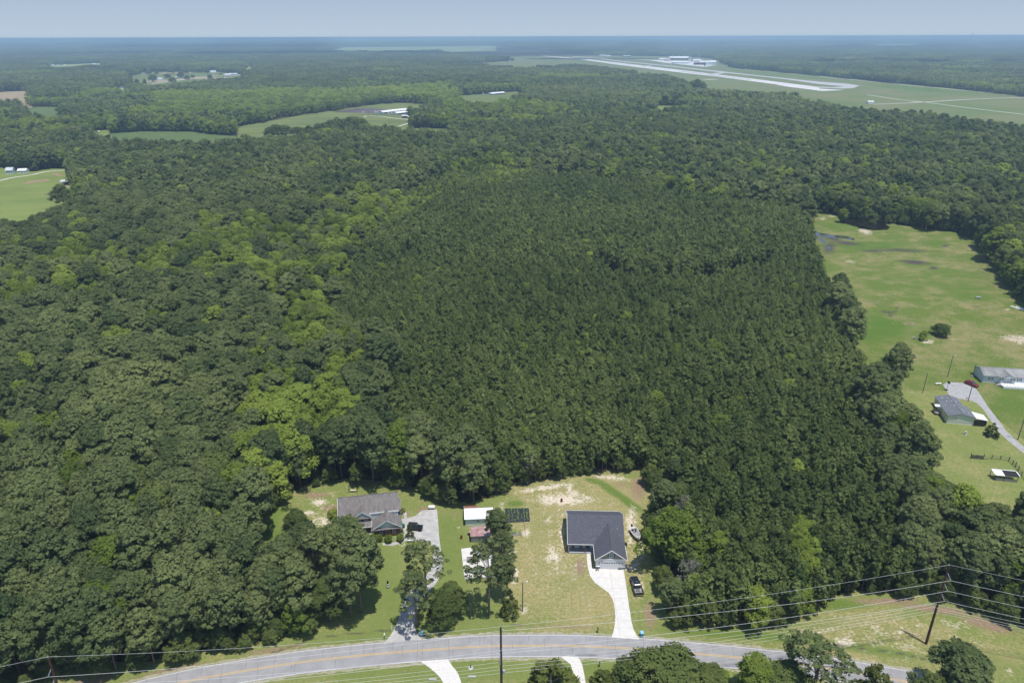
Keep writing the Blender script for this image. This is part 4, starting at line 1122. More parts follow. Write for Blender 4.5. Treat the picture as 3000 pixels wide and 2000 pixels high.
def gable_wall(name, x0, x1, y, z0, z1, th, m, parent, zb=None):
    """upright triangle in the plane y, apex in the middle"""
    xm = (x0 + x1) / 2
    return MB().add([(x0, y, z0), (x1, y, z0), (xm, y, z1), (x0, y + th, z0), (x1, y + th, z0), (xm, y + th, z1)], [(0, 1, 2), (5, 4, 3), (0, 3, 4, 1), (1, 4, 5, 2), (2, 5, 3, 0)]).out(name, m, parent)


def window(parent, x, z, w, h, y, shutters=None, face='y-', cols=2, rows=2):
    """window standing proud of a wall facing the viewer (local -y), or a side wall"""
    def B(mb, a0, a1, d0, d1, z0, z1):
        if face == 'y-': mb.box(a0, a1, y - d1, y - d0, z0, z1)
        elif face == 'x-': mb.box(y - d1, y - d0, a0, a1, z0, z1)
        else: mb.box(y + d0, y + d1, a0, a1, z0, z1)
    f = MB(); t = .09
    B(f, x - w / 2, x + w / 2, 0, .07, z + h - t, z + h); B(f, x - w / 2, x + w / 2, 0, .07, z, z + t)
    B(f, x - w / 2, x - w / 2 + t, 0, .07, z + t, z + h - t); B(f, x + w / 2 - t, x + w / 2, 0, .07, z + t, z + h - t)
    for i in range(1, cols): B(f, x - w / 2 + w * i / cols - .02, x - w / 2 + w * i / cols + .02, .03, .06, z + t, z + h - t)
    for i in range(1, rows): B(f, x - w / 2 + t, x + w / 2 - t, .031, .061, z + h * i / rows - .02, z + h * i / rows + .02)
    fo = f.out('window', M_TRIM, parent)
    g = MB(); B(g, x - w / 2 + t, x + w / 2 - t, .005, .028, z + t, z + h - t); g.out('pane', M_GLASS, fo)
    if shutters:
        for s in (-1, 1):
            q = MB(); c = x + s * (w / 2 + .2); B(q, c - .18, c + .18, 0, .05, z, z + h); q.out('shutter', shutters, parent)
    return fo


def door(parent, x, y, w=1.0, h=2.05, z=.15, m=M_DOOR, face='y-'):
    o = MB().box(x - w / 2, x + w / 2, y - .06, y, z, z + h).out('door', m, parent)
    MB().box(x + w / 2 - .14, x + w / 2 - .08, y - .11, y - .06, z + .95, z + 1.05).out('handle', M_CHROME, o)
    return o


# ------------------------------------------------------------------ blue-grey roofed house
h2 = empty('house', 13.8, 145.6, 0, math.radians(-2.0))
label(h2, 'white house with blue-grey shingle roof, front porch and double garage', 'house')
MB().box(.35, 13.9, 1.95, 13.5, 0, 2.95).box(6.75, 13.9, -5.35, 2.2, 0, 2.97).out('wall', M_WALL_WHITE, h2)
MB().box(.3, 6.75, .05, 1.95, 0, .32).out('porch_floor', mat('grey_deck', (.36, .38, .40), .8, .1, 3), h2)
gable_roof('roof', 0, 14.3, 0, 13.9, 2.95, 7.2, M_ROOF_BLUE, h2)
gw = gable_roof('garage_roof', 6.4, 14.3, -5.75, 5.6, 2.95, 5.95, M_ROOF_BLUE, h2, axis='y')
for xx in (.2, 13.95): MB().add([(xx, .4, 2.8), (xx, 13.5, 2.8), (xx, 6.95, 7.0), (xx + .14, .4, 2.8), (xx + .14, 13.5, 2.8), (xx + .14, 6.95, 7.0)], [(0, 2, 1), (3, 4, 5), (0, 1, 4, 3), (1, 2, 5, 4), (2, 0, 3, 5)]).out('gable_end', M_WALL_WHITE, h2)
gable_wall('garage_gable', 7.1, 13.6, -5.42, 3.12, 5.68, .2, M_WALL_TAUPE, h2)
MB().box(6.72, 13.93, -5.5, -5.36, 2.88, 3.1).out('trim_board', M_TRIM, h2)
fascia(h2, [(6.38, -5.82, 2.98), (10.35, -5.82, 5.98), (14.32, -5.82, 2.98)], M_TRIM, h=.26)
fascia(h2, [(-.04, 0, 2.98), (6.4, -.04, 2.98)], M_TRIM)
fascia(h2, [(6.36, -5.75, 2.97), (6.36, 0, 2.97)], M_TRIM)
fascia(h2, [(14.34, -5.75, 2.97), (14.34, 0, 2.97)], M_TRIM)
fascia(h2, [(-.05, 13.95, 2.98), (14.3, 13.95, 2.98)], M_TRIM)
fascia(h2, [(-.04, 0, 2.98), (-.04, 6.95, 7.22)], M_TRIM); fascia(h2, [(-.04, 6.95, 7.22), (-.04, 13.9, 2.98)], M_TRIM)
fascia(h2, [(14.34, 5.6, 5.0), (14.34, 6.95, 7.22)], M_TRIM); fascia(h2, [(14.34, 6.95, 7.22), (14.34, 13.9, 2.98)], M_TRIM)
window(h2, 10.35, 3.55, .95, 1.35, -5.42, M_SHUTTER)
gd = MB().box(7.95, 12.75, -5.42, -5.37, .04, 2.2).out('garage_door', M_DOOR, h2)
for i in range(4): MB().box(8.0, 12.7, -5.45, -5.42, .07 + i * .535, .07 + i * .535 + .50).out('garage_panel', M_DOOR, gd)
for i in range(8): MB().box(8.12 + i * .58, 8.12 + i * .58 + .4, -5.475, -5.45, 1.80, 2.05).out('pane', M_GLASS, gd)
MB().box(7.75, 7.93, -5.46, -5.37, 0, 2.35).box(12.77, 12.95, -5.46, -5.37, 0, 2.35).box(7.93, 12.77, -5.46, -5.37, 2.22, 2.35).out('door_trim', M_TRIM, h2)
for xx in (7.55, 13.15): MB().box(xx - .07, xx + .07, -5.52, -5.37, 1.75, 2.0).out('wall_lamp', M_BLACKM, h2)
MB().box(6.7, 7.75, -5.5, -5.36, 0, .75).box(12.95, 13.95, -5.5, -5.36, 0, .75).out('stone_skirting', M_BRICK_TRIM, h2)
MB().box(6.68, 7.78, -5.54, -5.34, .75, .83).box(12.92, 13.98, -5.54, -5.34, .75, .83).out('skirting_cap', M_TRIM, h2)
for xx in (.45, 4.5): MB().box(xx - .09, xx + .09, .15, .33, .32, 2.75).out('porch_post', M_WOOD, h2)
MB().box(.3, .36, .05, .33, .32, 2.8).out('downspout', M_TRIM, h2)
for xx in (1.0, 2.1, 3.3): window(h2, xx, 1.0, .75, 1.35, 1.95, M_SHUTTER)
door(h2, 5.3, 1.95, 1.1, 2.1, .32, M_SHUTTER)
MB().box(4.95, 6.2, .0, 1.2, .0, .3).out('step', M_CONC_NEW, h2)
MB().tube([(12.6, 3.2, 5.1), (12.6, 3.2, 5.55)], .06, 8).out('vent_pipe', M_TRIM, h2)
for xx, cc in ((1.4, 'first'), (3.3, 'second')):
    t_ = empty('porch_chair', 13.8 + xx * math.cos(.035) + .9 * math.sin(.035), 145.6 + .9 - xx * .035, .32, -.2)
    label(t_, 'wooden rocking chair with blue cushion, ' + ('near the left porch post' if cc == 'first' else 'in the middle of the porch'), 'chair', 'porch rocking chairs')
    MB().box(-.28, .28, -.28, .28, .38, .44).out('seat', M_WOOD, t_)
    MB().slab([(-.28, .26, .42), (.28, .26, .42), (.28, .42, 1.15), (-.28, .42, 1.15)], .05).out('backrest', M_WOOD, t_)
    MB().box(-.24, .24, -.24, .24, .44, .5).out('cushion', M_PURPLE, t_)
    for sx in (-.26, .26):
        MB().box(sx - .03, sx + .03, -.26, -.2, 0.03, .62).out('leg', M_WOOD, t_); MB().box(sx - .03, sx + .03, .2, .26, 0.03, .62).out('leg', M_WOOD, t_)
        MB().box(sx - .05, sx + .05, -.3, .3, .62, .66).out('armrest', M_WOOD, t_)


def place(name, px, py, lab, cat, rz=0.0, z=0.0, group=None):
    x, y = G(px, py, z); e = empty(name, float(x), float(y), z, rz); label(e, lab, cat, group); return e


# ------------------------------------------------------------------ brick house
h1 = empty('house', -45.6, 154.1, 0, math.radians(10))
label(h1, 'brick house with weathered grey roof and two blue-grey front gables', 'house')
MB().box(.4, 15.4, .5, 9.2, 0, 4.3).out('wall', M_BRICKS, h1)
MB().box(8.1, 15.55, .25, 1.0, 2.6, 5.0).out('upper_wall', M_WALL_BLUE, h1)
a_ = [(0, -.05, 4.15), (8.05, -.05, 4.15), (8.05, 4.8, 7.6), (0, 4.8, 7.6)]
b_2 = [(8.05, .15, 4.9), (15.9, .15, 4.9), (15.9, 4.8, 7.6), (8.05, 4.8, 7.6)]
c_ = [(15.9, 9.7, 4.15), (0, 9.7, 4.15), (0, 4.8, 7.6), (15.9, 4.8, 7.6)]
rf = MB().slab(a_, .2).slab(b_2, .2).slab(c_, .2).out('roof', M_ROOF_GREY, h1)
MB().tube([(0, 4.8, 7.64), (15.9, 4.8, 7.64)], .1, 6).out('ridge_cap', M_ROOF_GREY, rf)
MB().tube([(3.4, 0, 4.2), (3.4, 4.8, 7.63)], .06, 6).out('seam', M_ROOF_GREY, rf)
MB().slab([(15.9, .4, 5.0), (16.5, .4, 5.0), (16.5, 3.2, 6.55), (15.9, 3.2, 6.55)], .15).out('side_roof', M_ROOF_GREY, h1)
for xx in (.35, 15.4): MB().add([(xx, .5, 4.2), (xx, 9.2, 4.2), (xx, 4.8, 7.35), (xx + .1, .5, 4.2), (xx + .1, 9.2, 4.2), (xx + .1, 4.8, 7.35)], [(0, 2, 1), (3, 4, 5), (0, 1, 4, 3), (1, 2, 5, 4), (2, 0, 3, 5)]).out('gable_end', M_WALL_BLUE, h1)
fascia(h1, [(8.05, .1, 4.93), (15.92, .1, 4.93)], M_TRIM)
fascia(h1, [(-.03, 0, 4.15), (-.03, 4.8, 7.6)], M_TRIM)
MB().box(15.38, 15.52, .2, .34, 0, 4.8).out('downspout', M_TRIM, h1)
# small front gable
MB().box(4.3, 8.3, -.5, .5, 0, 4.5).out('bay_wall', M_BRICKS, h1)
gable_roof('gable_roof', 3.9, 8.7, -.75, 3.6, 4.5, 6.25, M_ROOF_GREY, h1, axis='y', th=.14)
gable_wall('gable_face', 4.3, 8.3, -.55, 4.5, 6.0, .12, M_GABLE, h1)
fascia(h1, [(3.85, -.8, 4.52), (6.3, -.8, 6.27), (8.75, -.8, 4.52)], M_WALL_BLUE, h=.2)
MB().slab([(4.0, -.95, 4.3), (8.6, -.95, 4.3), (8.6, -.5, 4.55), (4.0, -.5, 4.55)], .08).out('pent_roof', M_ROOF_GREY, h1)
for xx in (5.3, 7.25): window(h1, xx, 2.7, .95, 1.4, -.5, M_SHUTTER_G)
# front porch
MB().slab([(2.2, -2.3, 2.6), (8.6, -2.3, 2.6), (8.6, -.5, 3.25), (2.2, -.5, 3.25)], .12).out('porch_roof', M_ROOF_GREY, h1)
fascia(h1, [(2.2, -2.35, 2.62), (8.65, -2.35, 2.62), (8.65, -.5, 3.2)], M_TRIM)
for xx in (2.5, 4.6, 6.6, 8.4): MB().tube([(xx, -2.15, .2), (xx, -2.15, 2.5)], .09, 8).out('porch_post', M_TRIM, h1)
MB().box(2.2, 8.6, -2.35, .4, 0, .2).out('porch_floor', M_CONC_OLD, h1)
door(h1, 3.5, .5, 1, 2.05, .2)
# front wing
MB().box(9.05, 16.0, -3.75, .8, 0, 2.75).out('wing_wall', M_BRICKS, h1)
wr = gable_roof('wing_roof', 8.75, 16.35, -4.15, 2.6, 2.8, 5.3, M_ROOF_GREY, h1, axis='y', th=.16)
gable_wall('gable_face', 9.3, 15.8, -3.8, 3.0, 5.05, .12, M_GABLE, h1)
MB().slab([(8.75, -4.3, 2.62), (16.35, -4.3, 2.62), (16.2, -3.7, 3.0), (8.9, -3.7, 3.0)], .08).out('pent_roof', M_ROOF_GREY, h1)
fascia(h1, [(8.7, -4.22, 2.82), (12.55, -4.22, 5.32), (16.4, -4.22, 2.82)], M_WALL_BLUE, h=.2)
MB().lathe([(.45, 0), (.45, .05)], 16, (12.55, -3.86, 3.85), axis='y').out('gable_vent', M_TRIM, h1)
for xx in (10.95, 14.3): window(h1, xx, .95, .9, 1.35, -3.75, M_SHUTTER_G)
MB().box(15.95, 16.1, -3.9, -3.75, 0, 2.6).box(8.98, 9.1, -3.9, -3.76, 0, 2.6).out('downspout', M_TRIM, h1)
window(h1, -1.5, .95, .9, 1.3, 16.0, None, 'x+')

# ------------------------------------------------------------------ sheds
s1 = place('shed', 1364, 1539, 'pale blue-grey shed with shining white metal roof', 'shed', math.radians(4))
MB().box(0, 7.2, 0, 3.9, 0, 2.2).out('wall', M_WALL_BLUE, s1)
gable_roof('roof', -.3, 7.5, -.35, 4.2, 2.25, 3.25, M_ROOF_WHITE, s1, ridge=.72, th=.08)
window(s1, 3.4, 1.0, .85, .7, 0.0)
MB().box(-.25, 3.4, 4.25, 6.2, 0, 1.9).out('lean_to', M_WOOD, s1)
MB().slab([(-.4, 4.2, 2.0), (3.6, 4.2, 2.0), (3.6, 6.3, 1.8), (-.4, 6.3, 1.8)], .08).out('lean_to_roof', M_ROOF_RUST, s1)
s2 = place('shed', 1381, 1588, 'weathered plank shed with faded red metal roof', 'shed', math.radians(5))
MB().box(.02, 4.9, .02, 2.8, 0, 2.0).out('core', M_DARKIN, s2)
for i in range(17): MB().box(.0 + i * .29, .27 + i * .29, -.03 - .02 * (i % 2), .02, 0, 2.0 + .03 * (i % 3)).out('plank', M_PLANK, s2)
for i in range(9): MB().box(-.04 - .02 * (i % 2), .02, .06 + i * .3, .34 + i * .3, 0, 2.02 + .03 * (i % 3)).out('plank', M_PLANK, s2)
gable_roof('roof', -.2, 5.2, -.25, 3.1, 2.05, 2.9, M_ROOF_RUST, s2, ridge=.85, th=.06)
j_ = place('junk_pile', 1372, 1566, 'small pile of buckets and pipes beside the red roofed shed', 'junk')
MB().lathe([(.2, 0), (.26, .5)], 12, (0, 0, 0)).lathe([(.15, 0), (.18, .35)], 10, (.45, .3, 0)).out('bucket', M_BLACKM, j_)
MB().tube([(-.3, .2, .1), (.6, .6, .9)], .06).tube([(-.4, .5, .05), (.5, -.2, .3)], .05).out('pipe', M_TRIM, j_)


def drum(px, py, lab):
    d = place('burn_barrel', px, py, lab, 'barrel', group='rusty drums')
    MB().lathe([(.30, 0), (.31, .02), (.30, .3), (.32, .32), (.30, .35), (.30, .6), (.32, .62), (.30, .65), (.30, .92), (.27, .92), (.27, .1)], 20).out('drum', M_RUST, d)
    MB().lathe([(.265, .05), (.265, .12)], 20).out('ash', M_BLACKM, d)


drum(1352, 1577, 'rusty burn barrel on the lawn left of the red roofed shed')
drum(1645, 1469, 'rusty burn barrel on bare sand behind the blue-grey roofed house')

# garden plot
g1 = [tuple(map(float, G(*p))) for p in ((1478, 1489), (1549, 1487), (1553, 1527), (1480, 1531))]
o_ = flat('garden_bed', np.array(g1), .03, M_BLACKSHEET, 'black weed-sheet garden bed with rows of seedlings', 'garden bed', kind='')
def lerp2(u, v): a, b, c, d = [np.array(q) for q in g1]; return (a * (1 - u) + b * u) * (1 - v) + (d * (1 - u) + c * u) * v
for r_i in range(8):
    u = .06 + r_i * .125
    p0, p1 = lerp2(u, .03), lerp2(u, .97)
    MB().tube([(p0[0], p0[1], .05), (p1[0], p1[1], .05)], .12, 6).out('ridge', M_BLACKSHEET, o_)
    for k in range(7):
        if random.random() < (.95 if r_i in (1, 3, 4, 6, 7) else .5):
            q = lerp2(u + random.uniform(-.02, .02), .07 + k * .135 + random.uniform(-.02, .02)); mb = MB(); rr = random.uniform(.22, .42)
            for a in range(6):
                t = a * 1.05 + random.random(); mb.add([(q[0], q[1], .08), (q[0] + rr * math.cos(t), q[1] + rr * math.sin(t), .28), (q[0] + rr * 1.1 * math.cos(t + .6), q[1] + rr * 1.1 * math.sin(t + .6), .12)], [(0, 1, 2)])
            mb.out('seedling', M_PLANT, o_)
t_ = place('planter', 1508, 1565, 'long planter of tall tomato plants inside a thin wire fence', 'planter')
MB().box(-1.7, 1.7, -.3, .3, 0, .35).out('trough', M_CONC_OLD, t_)
mb = MB()
for k in range(160):
    x, y, z = random.uniform(-1.7, 1.7), random.uniform(-.3, .6), random.uniform(.35, 1.7); a, b = random.uniform(0, 6.28), random.uniform(.15, .3)
    mb.add([(x, y, z), (x + b * math.cos(a), y + b * math.sin(a), z + .12), (x + b * math.cos(a + 1), y + b * math.sin(a + 1), z - .05)], [(0, 1, 2)])
mb.out('tomato_leaves', M_PLANT, t_)
t_ = empty('wire_fence', 0, 0); label(t_, 'thin wire fence on slim posts around the planter', 'fence')
fc = [tuple(map(float, G(*p))) for p in ((1492, 1532), (1535, 1530), (1540, 1568), (1497, 1573), (1492, 1532))]
for (x0, y0), (x1, y1) in zip(fc[:-1], fc[1:]):
    for k in range(3): MB().tube([(x0 + (x1 - x0) * k / 3, y0 + (y1 - y0) * k / 3, 0), (x0 + (x1 - x0) * k / 3, y0 + (y1 - y0) * k / 3, 1.2)], .03, 5).out('post', M_POLE_G, t_)
mb = MB()
for zz in (.3, .7, 1.15): mb.tube([(x, y, zz) for x, y in fc], .008, 4, cap=False)
mb.out('wire', M_POLE_G, t_)

# slab things
t_ = place('covered_boat', 1398, 1676, 'small covered skiff with light blue top on the white slab', 'boat', .1)
MB().rows([[(-1.9, -.1, .2), (-1.9, .1, .2), (-1.9, .12, .6), (-1.9, -.12, .6)], [(-1.0, -.6, .15), (-1.0, .6, .15), (-1.0, .7, .62), (-1.0, -.7, .62)], [(1.8, -.7, .15), (1.8, .7, .15), (1.8, .75, .6), (1.8, -.75, .6)]]).out('hull', M_WOOD, t_)
MB().slab([(-1.8, -.1, .66), (-1.0, -.68, .68), (1.7, -.72, .66), (1.7, .72, .66), (-1.0, .68, .68)][::-1], .04).out('cover', M_PURPLE, t_)
t_ = place('flat_trailer', 1387, 1642, 'low flat utility trailer parked across the white slab', 'trailer', .05)
MB().box(-1.6, 1.6, -.7, .7, .45, .53).out('deck', M_PLANK, t_)
MB().box(-1.65, 1.65, -.75, -.7, .4, .7).box(-1.65, 1.65, .7, .75, .4, .7).out('rail', M_POLE_G, t_)
for sy in (-.85, .85): MB().lathe([(.28, -.09), (.32, -.06), (.32, .06), (.28, .09)], 14, (.1, sy, .32), axis='y').out('wheel', M_TYRE, t_)
MB().tube([(-1.6, 0, .45), (-2.6, 0, .45)], .05, 6).out('drawbar', M_POLE_G, t_)


# ------------------------------------------------------------------ vehicles (nose towards local +y)
def wheel(parent, x, y, r=.38, w=.26):
    t = MB().lathe([(r * .62, -w / 2), (r * .95, -w / 2), (r, -w / 2 + .04), (r, w / 2 - .04), (r * .95, w / 2), (r * .62, w / 2)], 18, (x, y, r), axis='x').out('wheel', M_TYRE, parent, smooth=False)
    MB().lathe([(.05, -w / 2 + .02), (r * .6, -w / 2 + .03), (r * .6, w / 2 - .03), (.05, w / 2 - .02)], 12, (x, y, r), axis='x').out('rim', M_RIM, t)


def section(y, w, z0, z1, top=.93):
    return [(-w, y, z0), (w, y, z0), (w * 1.0, y, (z0 + z1) * .5), (w * top, y, z1), (-w * top, y, z1), (-w * 1.0, y, (z0 + z1) * .5)]


def pickup(e, paint):
    MB().rows([section(2.85, .78, .45, .95), section(2.7, .92, .38, 1.12), section(1.3, .98, .36, 1.2), section(-.2, .98, .36, 1.2), section(-.25, .98, .36, 1.18)]).out('body', paint, e, bevel=.03)
    MB().rows([section(1.2, .90, 1.15, 1.2, .95), section(.62, .86, 1.15, 1.72, .86), section(.5, .85, 1.15, 1.85, .84), section(-.85, .84, 1.15, 1.88, .84), section(-1.1, .86, 1.15, 1.75, .86), section(-1.2, .88, 1.15, 1.2)]).out('cabin', paint, e, bevel=.02)
    MB().slab([(-.72, 1.16, 1.27), (.72, 1.16, 1.27), (.64, .62, 1.76), (-.64, .62, 1.76)], .03).out('windscreen', M_GLASS, e)
    MB().slab([(.66, -1.2, 1.3), (-.66, -1.2, 1.3), (-.62, -1.125, 1.7), (.62, -1.125, 1.7)], .03).out('rear_window', M_GLASS, e)
    MB().slab([(-.45, .2, 1.905), (.45, .2, 1.905), (.45, -.35, 1.915), (-.45, -.35, 1.915)], .02).out('sunroof', M_GLASS, e)
    for s in (-1, 1):
        MB().slab([(s * .91, .75, 1.24), (s * .91, -1.0, 1.24), (s * .80, -.9, 1.74), (s * .80, .45, 1.74)], .02).out('side_window', M_GLASS, e)
        MB().box(s * .98 - .04 + s * .04, s * .98 + .04 + s * .04, -2.95, -.27, .45, 1.18).out('bed_side', paint, e)
        MB().box(min(s * .95, s * 1.18), max(s * .95, s * 1.18), .72, .85, 1.18, 1.36).out('mirror', paint, e)
        for yy in (1.85, -1.95): wheel(e, s * .9, yy)
        MB().box(s * .9 - .08, s * .9 + .08, -2.99, -2.93, .8, 1.15).out('tail_lamp', M_LAMP_R, e)
        MB().box(s * .72 - .15, s * .72 + .15, 2.78, 2.86, .8, .95).out('headlight', M_LAMP_W, e)
    MB().box(-.94, .94, -2.9, -.27, .62, .7).out('bed_floor', M_CAMO, e)
    MB().box(-.98, .98, -2.95, -2.89, .6, 1.15).out('tailgate', paint, e)
    MB().box(-.95, .95, -.42, -.27, .7, 1.2).out('bed_front', paint, e)
    MB().box(-.97, .97, -3.12, -2.97, .42, .62).out('rear_bumper', M_CHROME, e)
    MB().box(-.9, .9, 2.84, 2.95, .4, .62).out('front_bumper', M_BLACKM, e)
    MB().box(-.5, .4, -2.2, -1.2, .72, .85).out('bed_load', M_POLE_G, e)


x_, y_ = G(1864, 1716, .5)
e_ = empty('pickup_truck', float(x_), float(y_), .02, math.radians(5)); label(e_, 'black crew-cab pickup parked on the grass right of the white driveway', 'pickup'); pickup(e_, M_BLACK)


def suv(e, paint, L=4.6, W=.92, H=1.68):
    f = L / 2
    MB().rows([section(f, W * .78, .4, .82), section(f - .2, W * .96, .32, .98), section(f - 1.15, W, .3, 1.05), section(-f + .3, W, .3, 1.05), section(-f + .08, W * .97, .35, 1.0), section(-f, W * .9, .42, .8)]).out('body', paint, e, bevel=.03)
    MB().rows([section(f - 1.1, W * .9, 1.0, 1.05), section(f - 1.9, W * .82, 1.0, H - .06, .86), section(0, W * .8, 1.0, H, .85), section(-f + .75, W * .82, 1.0, H - .06, .86), section(-f + .22, W * .88, 1.0, 1.08)]).out('cabin', paint, e, bevel=.02)
    MB().slab([(-.68, f - 1.1, 1.12), (.68, f - 1.1, 1.12), (.58, f - 1.82, H - .1), (-.58, f - 1.82, H - .1)], .03).out('windscreen', M_GLASS, e)
    MB().slab([(.64, -f + .22, 1.14), (-.64, -f + .22, 1.14), (-.56, -f + .68, H - .12), (.56, -f + .68, H - .12)], .03).out('rear_window', M_GLASS, e)
    for s in (-1, 1):
        MB().slab([(s * W * .90, f - 1.5, 1.1), (s * W * .90, -f + .5, 1.1), (s * W * .74, -f + .85, H - .12), (s * W * .74, f - 1.95, H - .12)], .02).out('side_window', M_GLASS, e)
        MB().box(min(s * W * .95, s * W * 1.2), max(s * W * .95, s * W * 1.2), f - 1.55, f - 1.42, 1.02, 1.2).out('mirror', paint, e)
        for yy in (f - .85, -f + .85): wheel(e, s * W * .9, yy, .35, .22)
        MB().box(s * W * .8 - .1, s * W * .8 + .1, f - .1, f + .02, .68, .82).out('headlight', M_LAMP_W, e)
        MB().box(s * W * .8 - .1, s * W * .8 + .1, -f - .02, -f + .1, .75, .98).out('tail_lamp', M_LAMP_R, e)
    MB().box(-W * .85, W * .85, f - .05, f + .1, .35, .58).out('front_bumper', M_BLACKM, e)


x_, y_ = G(2846, 1124, .6)
e_ = empty('suv', float(x_), float(y_), .03, math.radians(208)); label(e_, 'dark red SUV at the corner of the grey parking pad', 'car'); suv(e_, M_RED)

e_ = place('jeep', 1217, 1550, 'black soft-top off-road jeep on the concrete behind the tall shrub', 'car', math.radians(-95), .03)
MB().box(-.78, .78, -1.9, 1.0, .55, 1.15).box(-.62, .62, 1.0, 2.0, .6, 1.1).out('body', M_BLACK, e_, bevel=.03)
MB().rows([section(.65, .74, 1.15, 1.2, 1), section(.5, .72, 1.15, 1.85, .95), section(-1.8, .72, 1.15, 1.85, .95), section(-1.9, .74, 1.15, 1.2, 1)]).out('soft_top', M_BLACKM, e_)
for s in (-1, 1):
    MB().slab([(s * .755, .4, 1.22), (s * .755, -1.6, 1.22), (s * .74, -1.6, 1.7), (s * .74, .35, 1.7)], .02).out('side_window', M_GLASS, e_)
    MB().box(min(s * .62, s * .92), max(s * .62, s * .92), .95, 1.95, .85, .92).out('mudguard', M_BLACKM, e_)
    for yy in (1.35, -1.25): wheel(e_, s * .78, yy, .42, .28)
MB().slab([(-.66, .66, 1.2), (.66, .66, 1.2), (.62, .52, 1.78), (-.62, .52, 1.78)], .02).out('windscreen', M_GLASS, e_)
MB().lathe([(.2, -2.12), (.4, -2.12), (.4, -1.92), (.2, -1.92)], 16, (0, 0, 1.05), axis='y').out('spare_wheel', M_TYRE, e_)

# boat on its trailer
x_, y_ = G(1861, 1562, .8)
e_ = empty('boat', float(x_), float(y_), .55, math.radians(192)); label(e_, 'white and grey outboard fishing boat beside the blue-grey roofed house', 'boat')
R_ = []
for y, w, zb, zt in ((2.9, .06, .45, .95), (2.3, .5, .2, .9), (1.4, .85, .08, .82), (.2, 1.02, 0, .75), (-2.0, 1.02, 0, .7), (-2.3, .98, .02, .7)):
    R_.append([(0, y, zb), (w * .75, y, zb + .14), (w, y, zt), (w * .86, y, zt + .02), (w * .8, y, zt - (.3 if -2.1 < y < 1.5 else .0)), (-w * .8, y, zt - (.3 if -2.1 < y < 1.5 else .0)), (-w * .86, y, zt + .02), (-w, y, zt), (-w * .75, y, zb + .14)])
MB().rows(R_).out('hull', M_BOAT, e_)
MB().slab([(-.7, 1.35, .62), (.7, 1.35, .62), (.75, -1.9, .5), (-.75, -1.9, .5)], .04).out('deck', M_CAMO, e_)
MB().box(-.25, .35, -.35, .25, .5, 1.05).out('console', M_BOAT, e_)
MB().slab([(-.25, .27, 1.05), (.35, .27, 1.05), (.3, .1, 1.4), (-.2, .1, 1.4)], .02).out('windshield', M_GLASS, e_)
for xx in (-.35, .4): MB().box(xx - .25, xx + .25, -1.15, -.7, .5, .85).out('seat', M_BLACKM, e_)
ob = MB().rows([[(-.16, -2.35, .5), (.16, -2.35, .5), (.16, -2.75, .5), (-.16, -2.75, .5)], [(-.2, -2.3, .95), (.2, -2.3, .95), (.2, -2.85, .95), (-.2, -2.85, .95)], [(-.15, -2.35, 1.3), (.15, -2.35, 1.3), (.15, -2.75, 1.25), (-.15, -2.75, 1.25)]]).out('outboard_motor', M_BLACKM, e_)
MB().box(-.06, .06, -2.75, -2.5, -.35, .5).out('motor_leg', M_BLACKM, ob)
MB().box(-.15, .15, 2.2, 2.5, .92, 1.02).out('bow_cap', M_BLACKM, e_)
e2 = empty('boat_trailer', float(x_), float(y_), 0, math.radians(192)); label(e2, 'black steel trailer carrying the outboard fishing boat', 'trailer')
MB().tube([(-.7, -2.2, .42), (-.7, 1.6, .42), (0, 3.1, .42), (.7, 1.6, .42), (.7, -2.2, .42)], .05, 6).out('frame', M_BLACKM, e2)
MB().tube([(0, 3.1, .42), (0, 4.2, .42)], .05, 6).out('drawbar', M_BLACKM, e2)
for yy in (-1.8, 0, 1.4): MB().tube([(-.75, yy, .45), (.75, yy, .45)], .04, 6).out('crossbar', M_BLACKM, e2)
for s in (-1, 1): wheel(e2, s * .95, -.7, .3, .18)
MB().tube([(0, 3.6, 0), (0, 3.6, .55)], .04, 6).out('jack', M_CHROME, e2)


# bins, boxes and small yard things
def wheelie(px, py, lab, body, lid, rz=0.0, s=1.0):
    e = place('wheeled_bin', px, py, lab, 'bin', rz); e.scale = (s, s, s)
    MB().rows([[(-.24, -.28, .08), (.24, -.28, .08), (.24, .26, .08), (-.24, .26, .08)], [(-.3, -.36, 1.0), (.3, -.36, 1.0), (.3, .34, 1.0), (-.3, .34, 1.0)]]).out('body', body, e)
    MB().rows([[(-.33, -.4, 1.0), (.33, -.4, 1.0), (.33, .4, 1.0), (-.33, .4, 1.0)], [(-.3, -.36, 1.08), (.3, -.36, 1.08), (.3, .38, 1.1), (-.3, .38, 1.1)]]).out('lid', lid, e)
    for sx in (-.27, .27): MB().lathe([(.1, -.03), (.1, .03)], 12, (sx, .3, .1), axis='x').out('wheel', M_TYRE, e)
    MB().tube([(-.25, .4, 1.0), (.25, .4, 1.0)], .02, 6).out('handle', body, e)


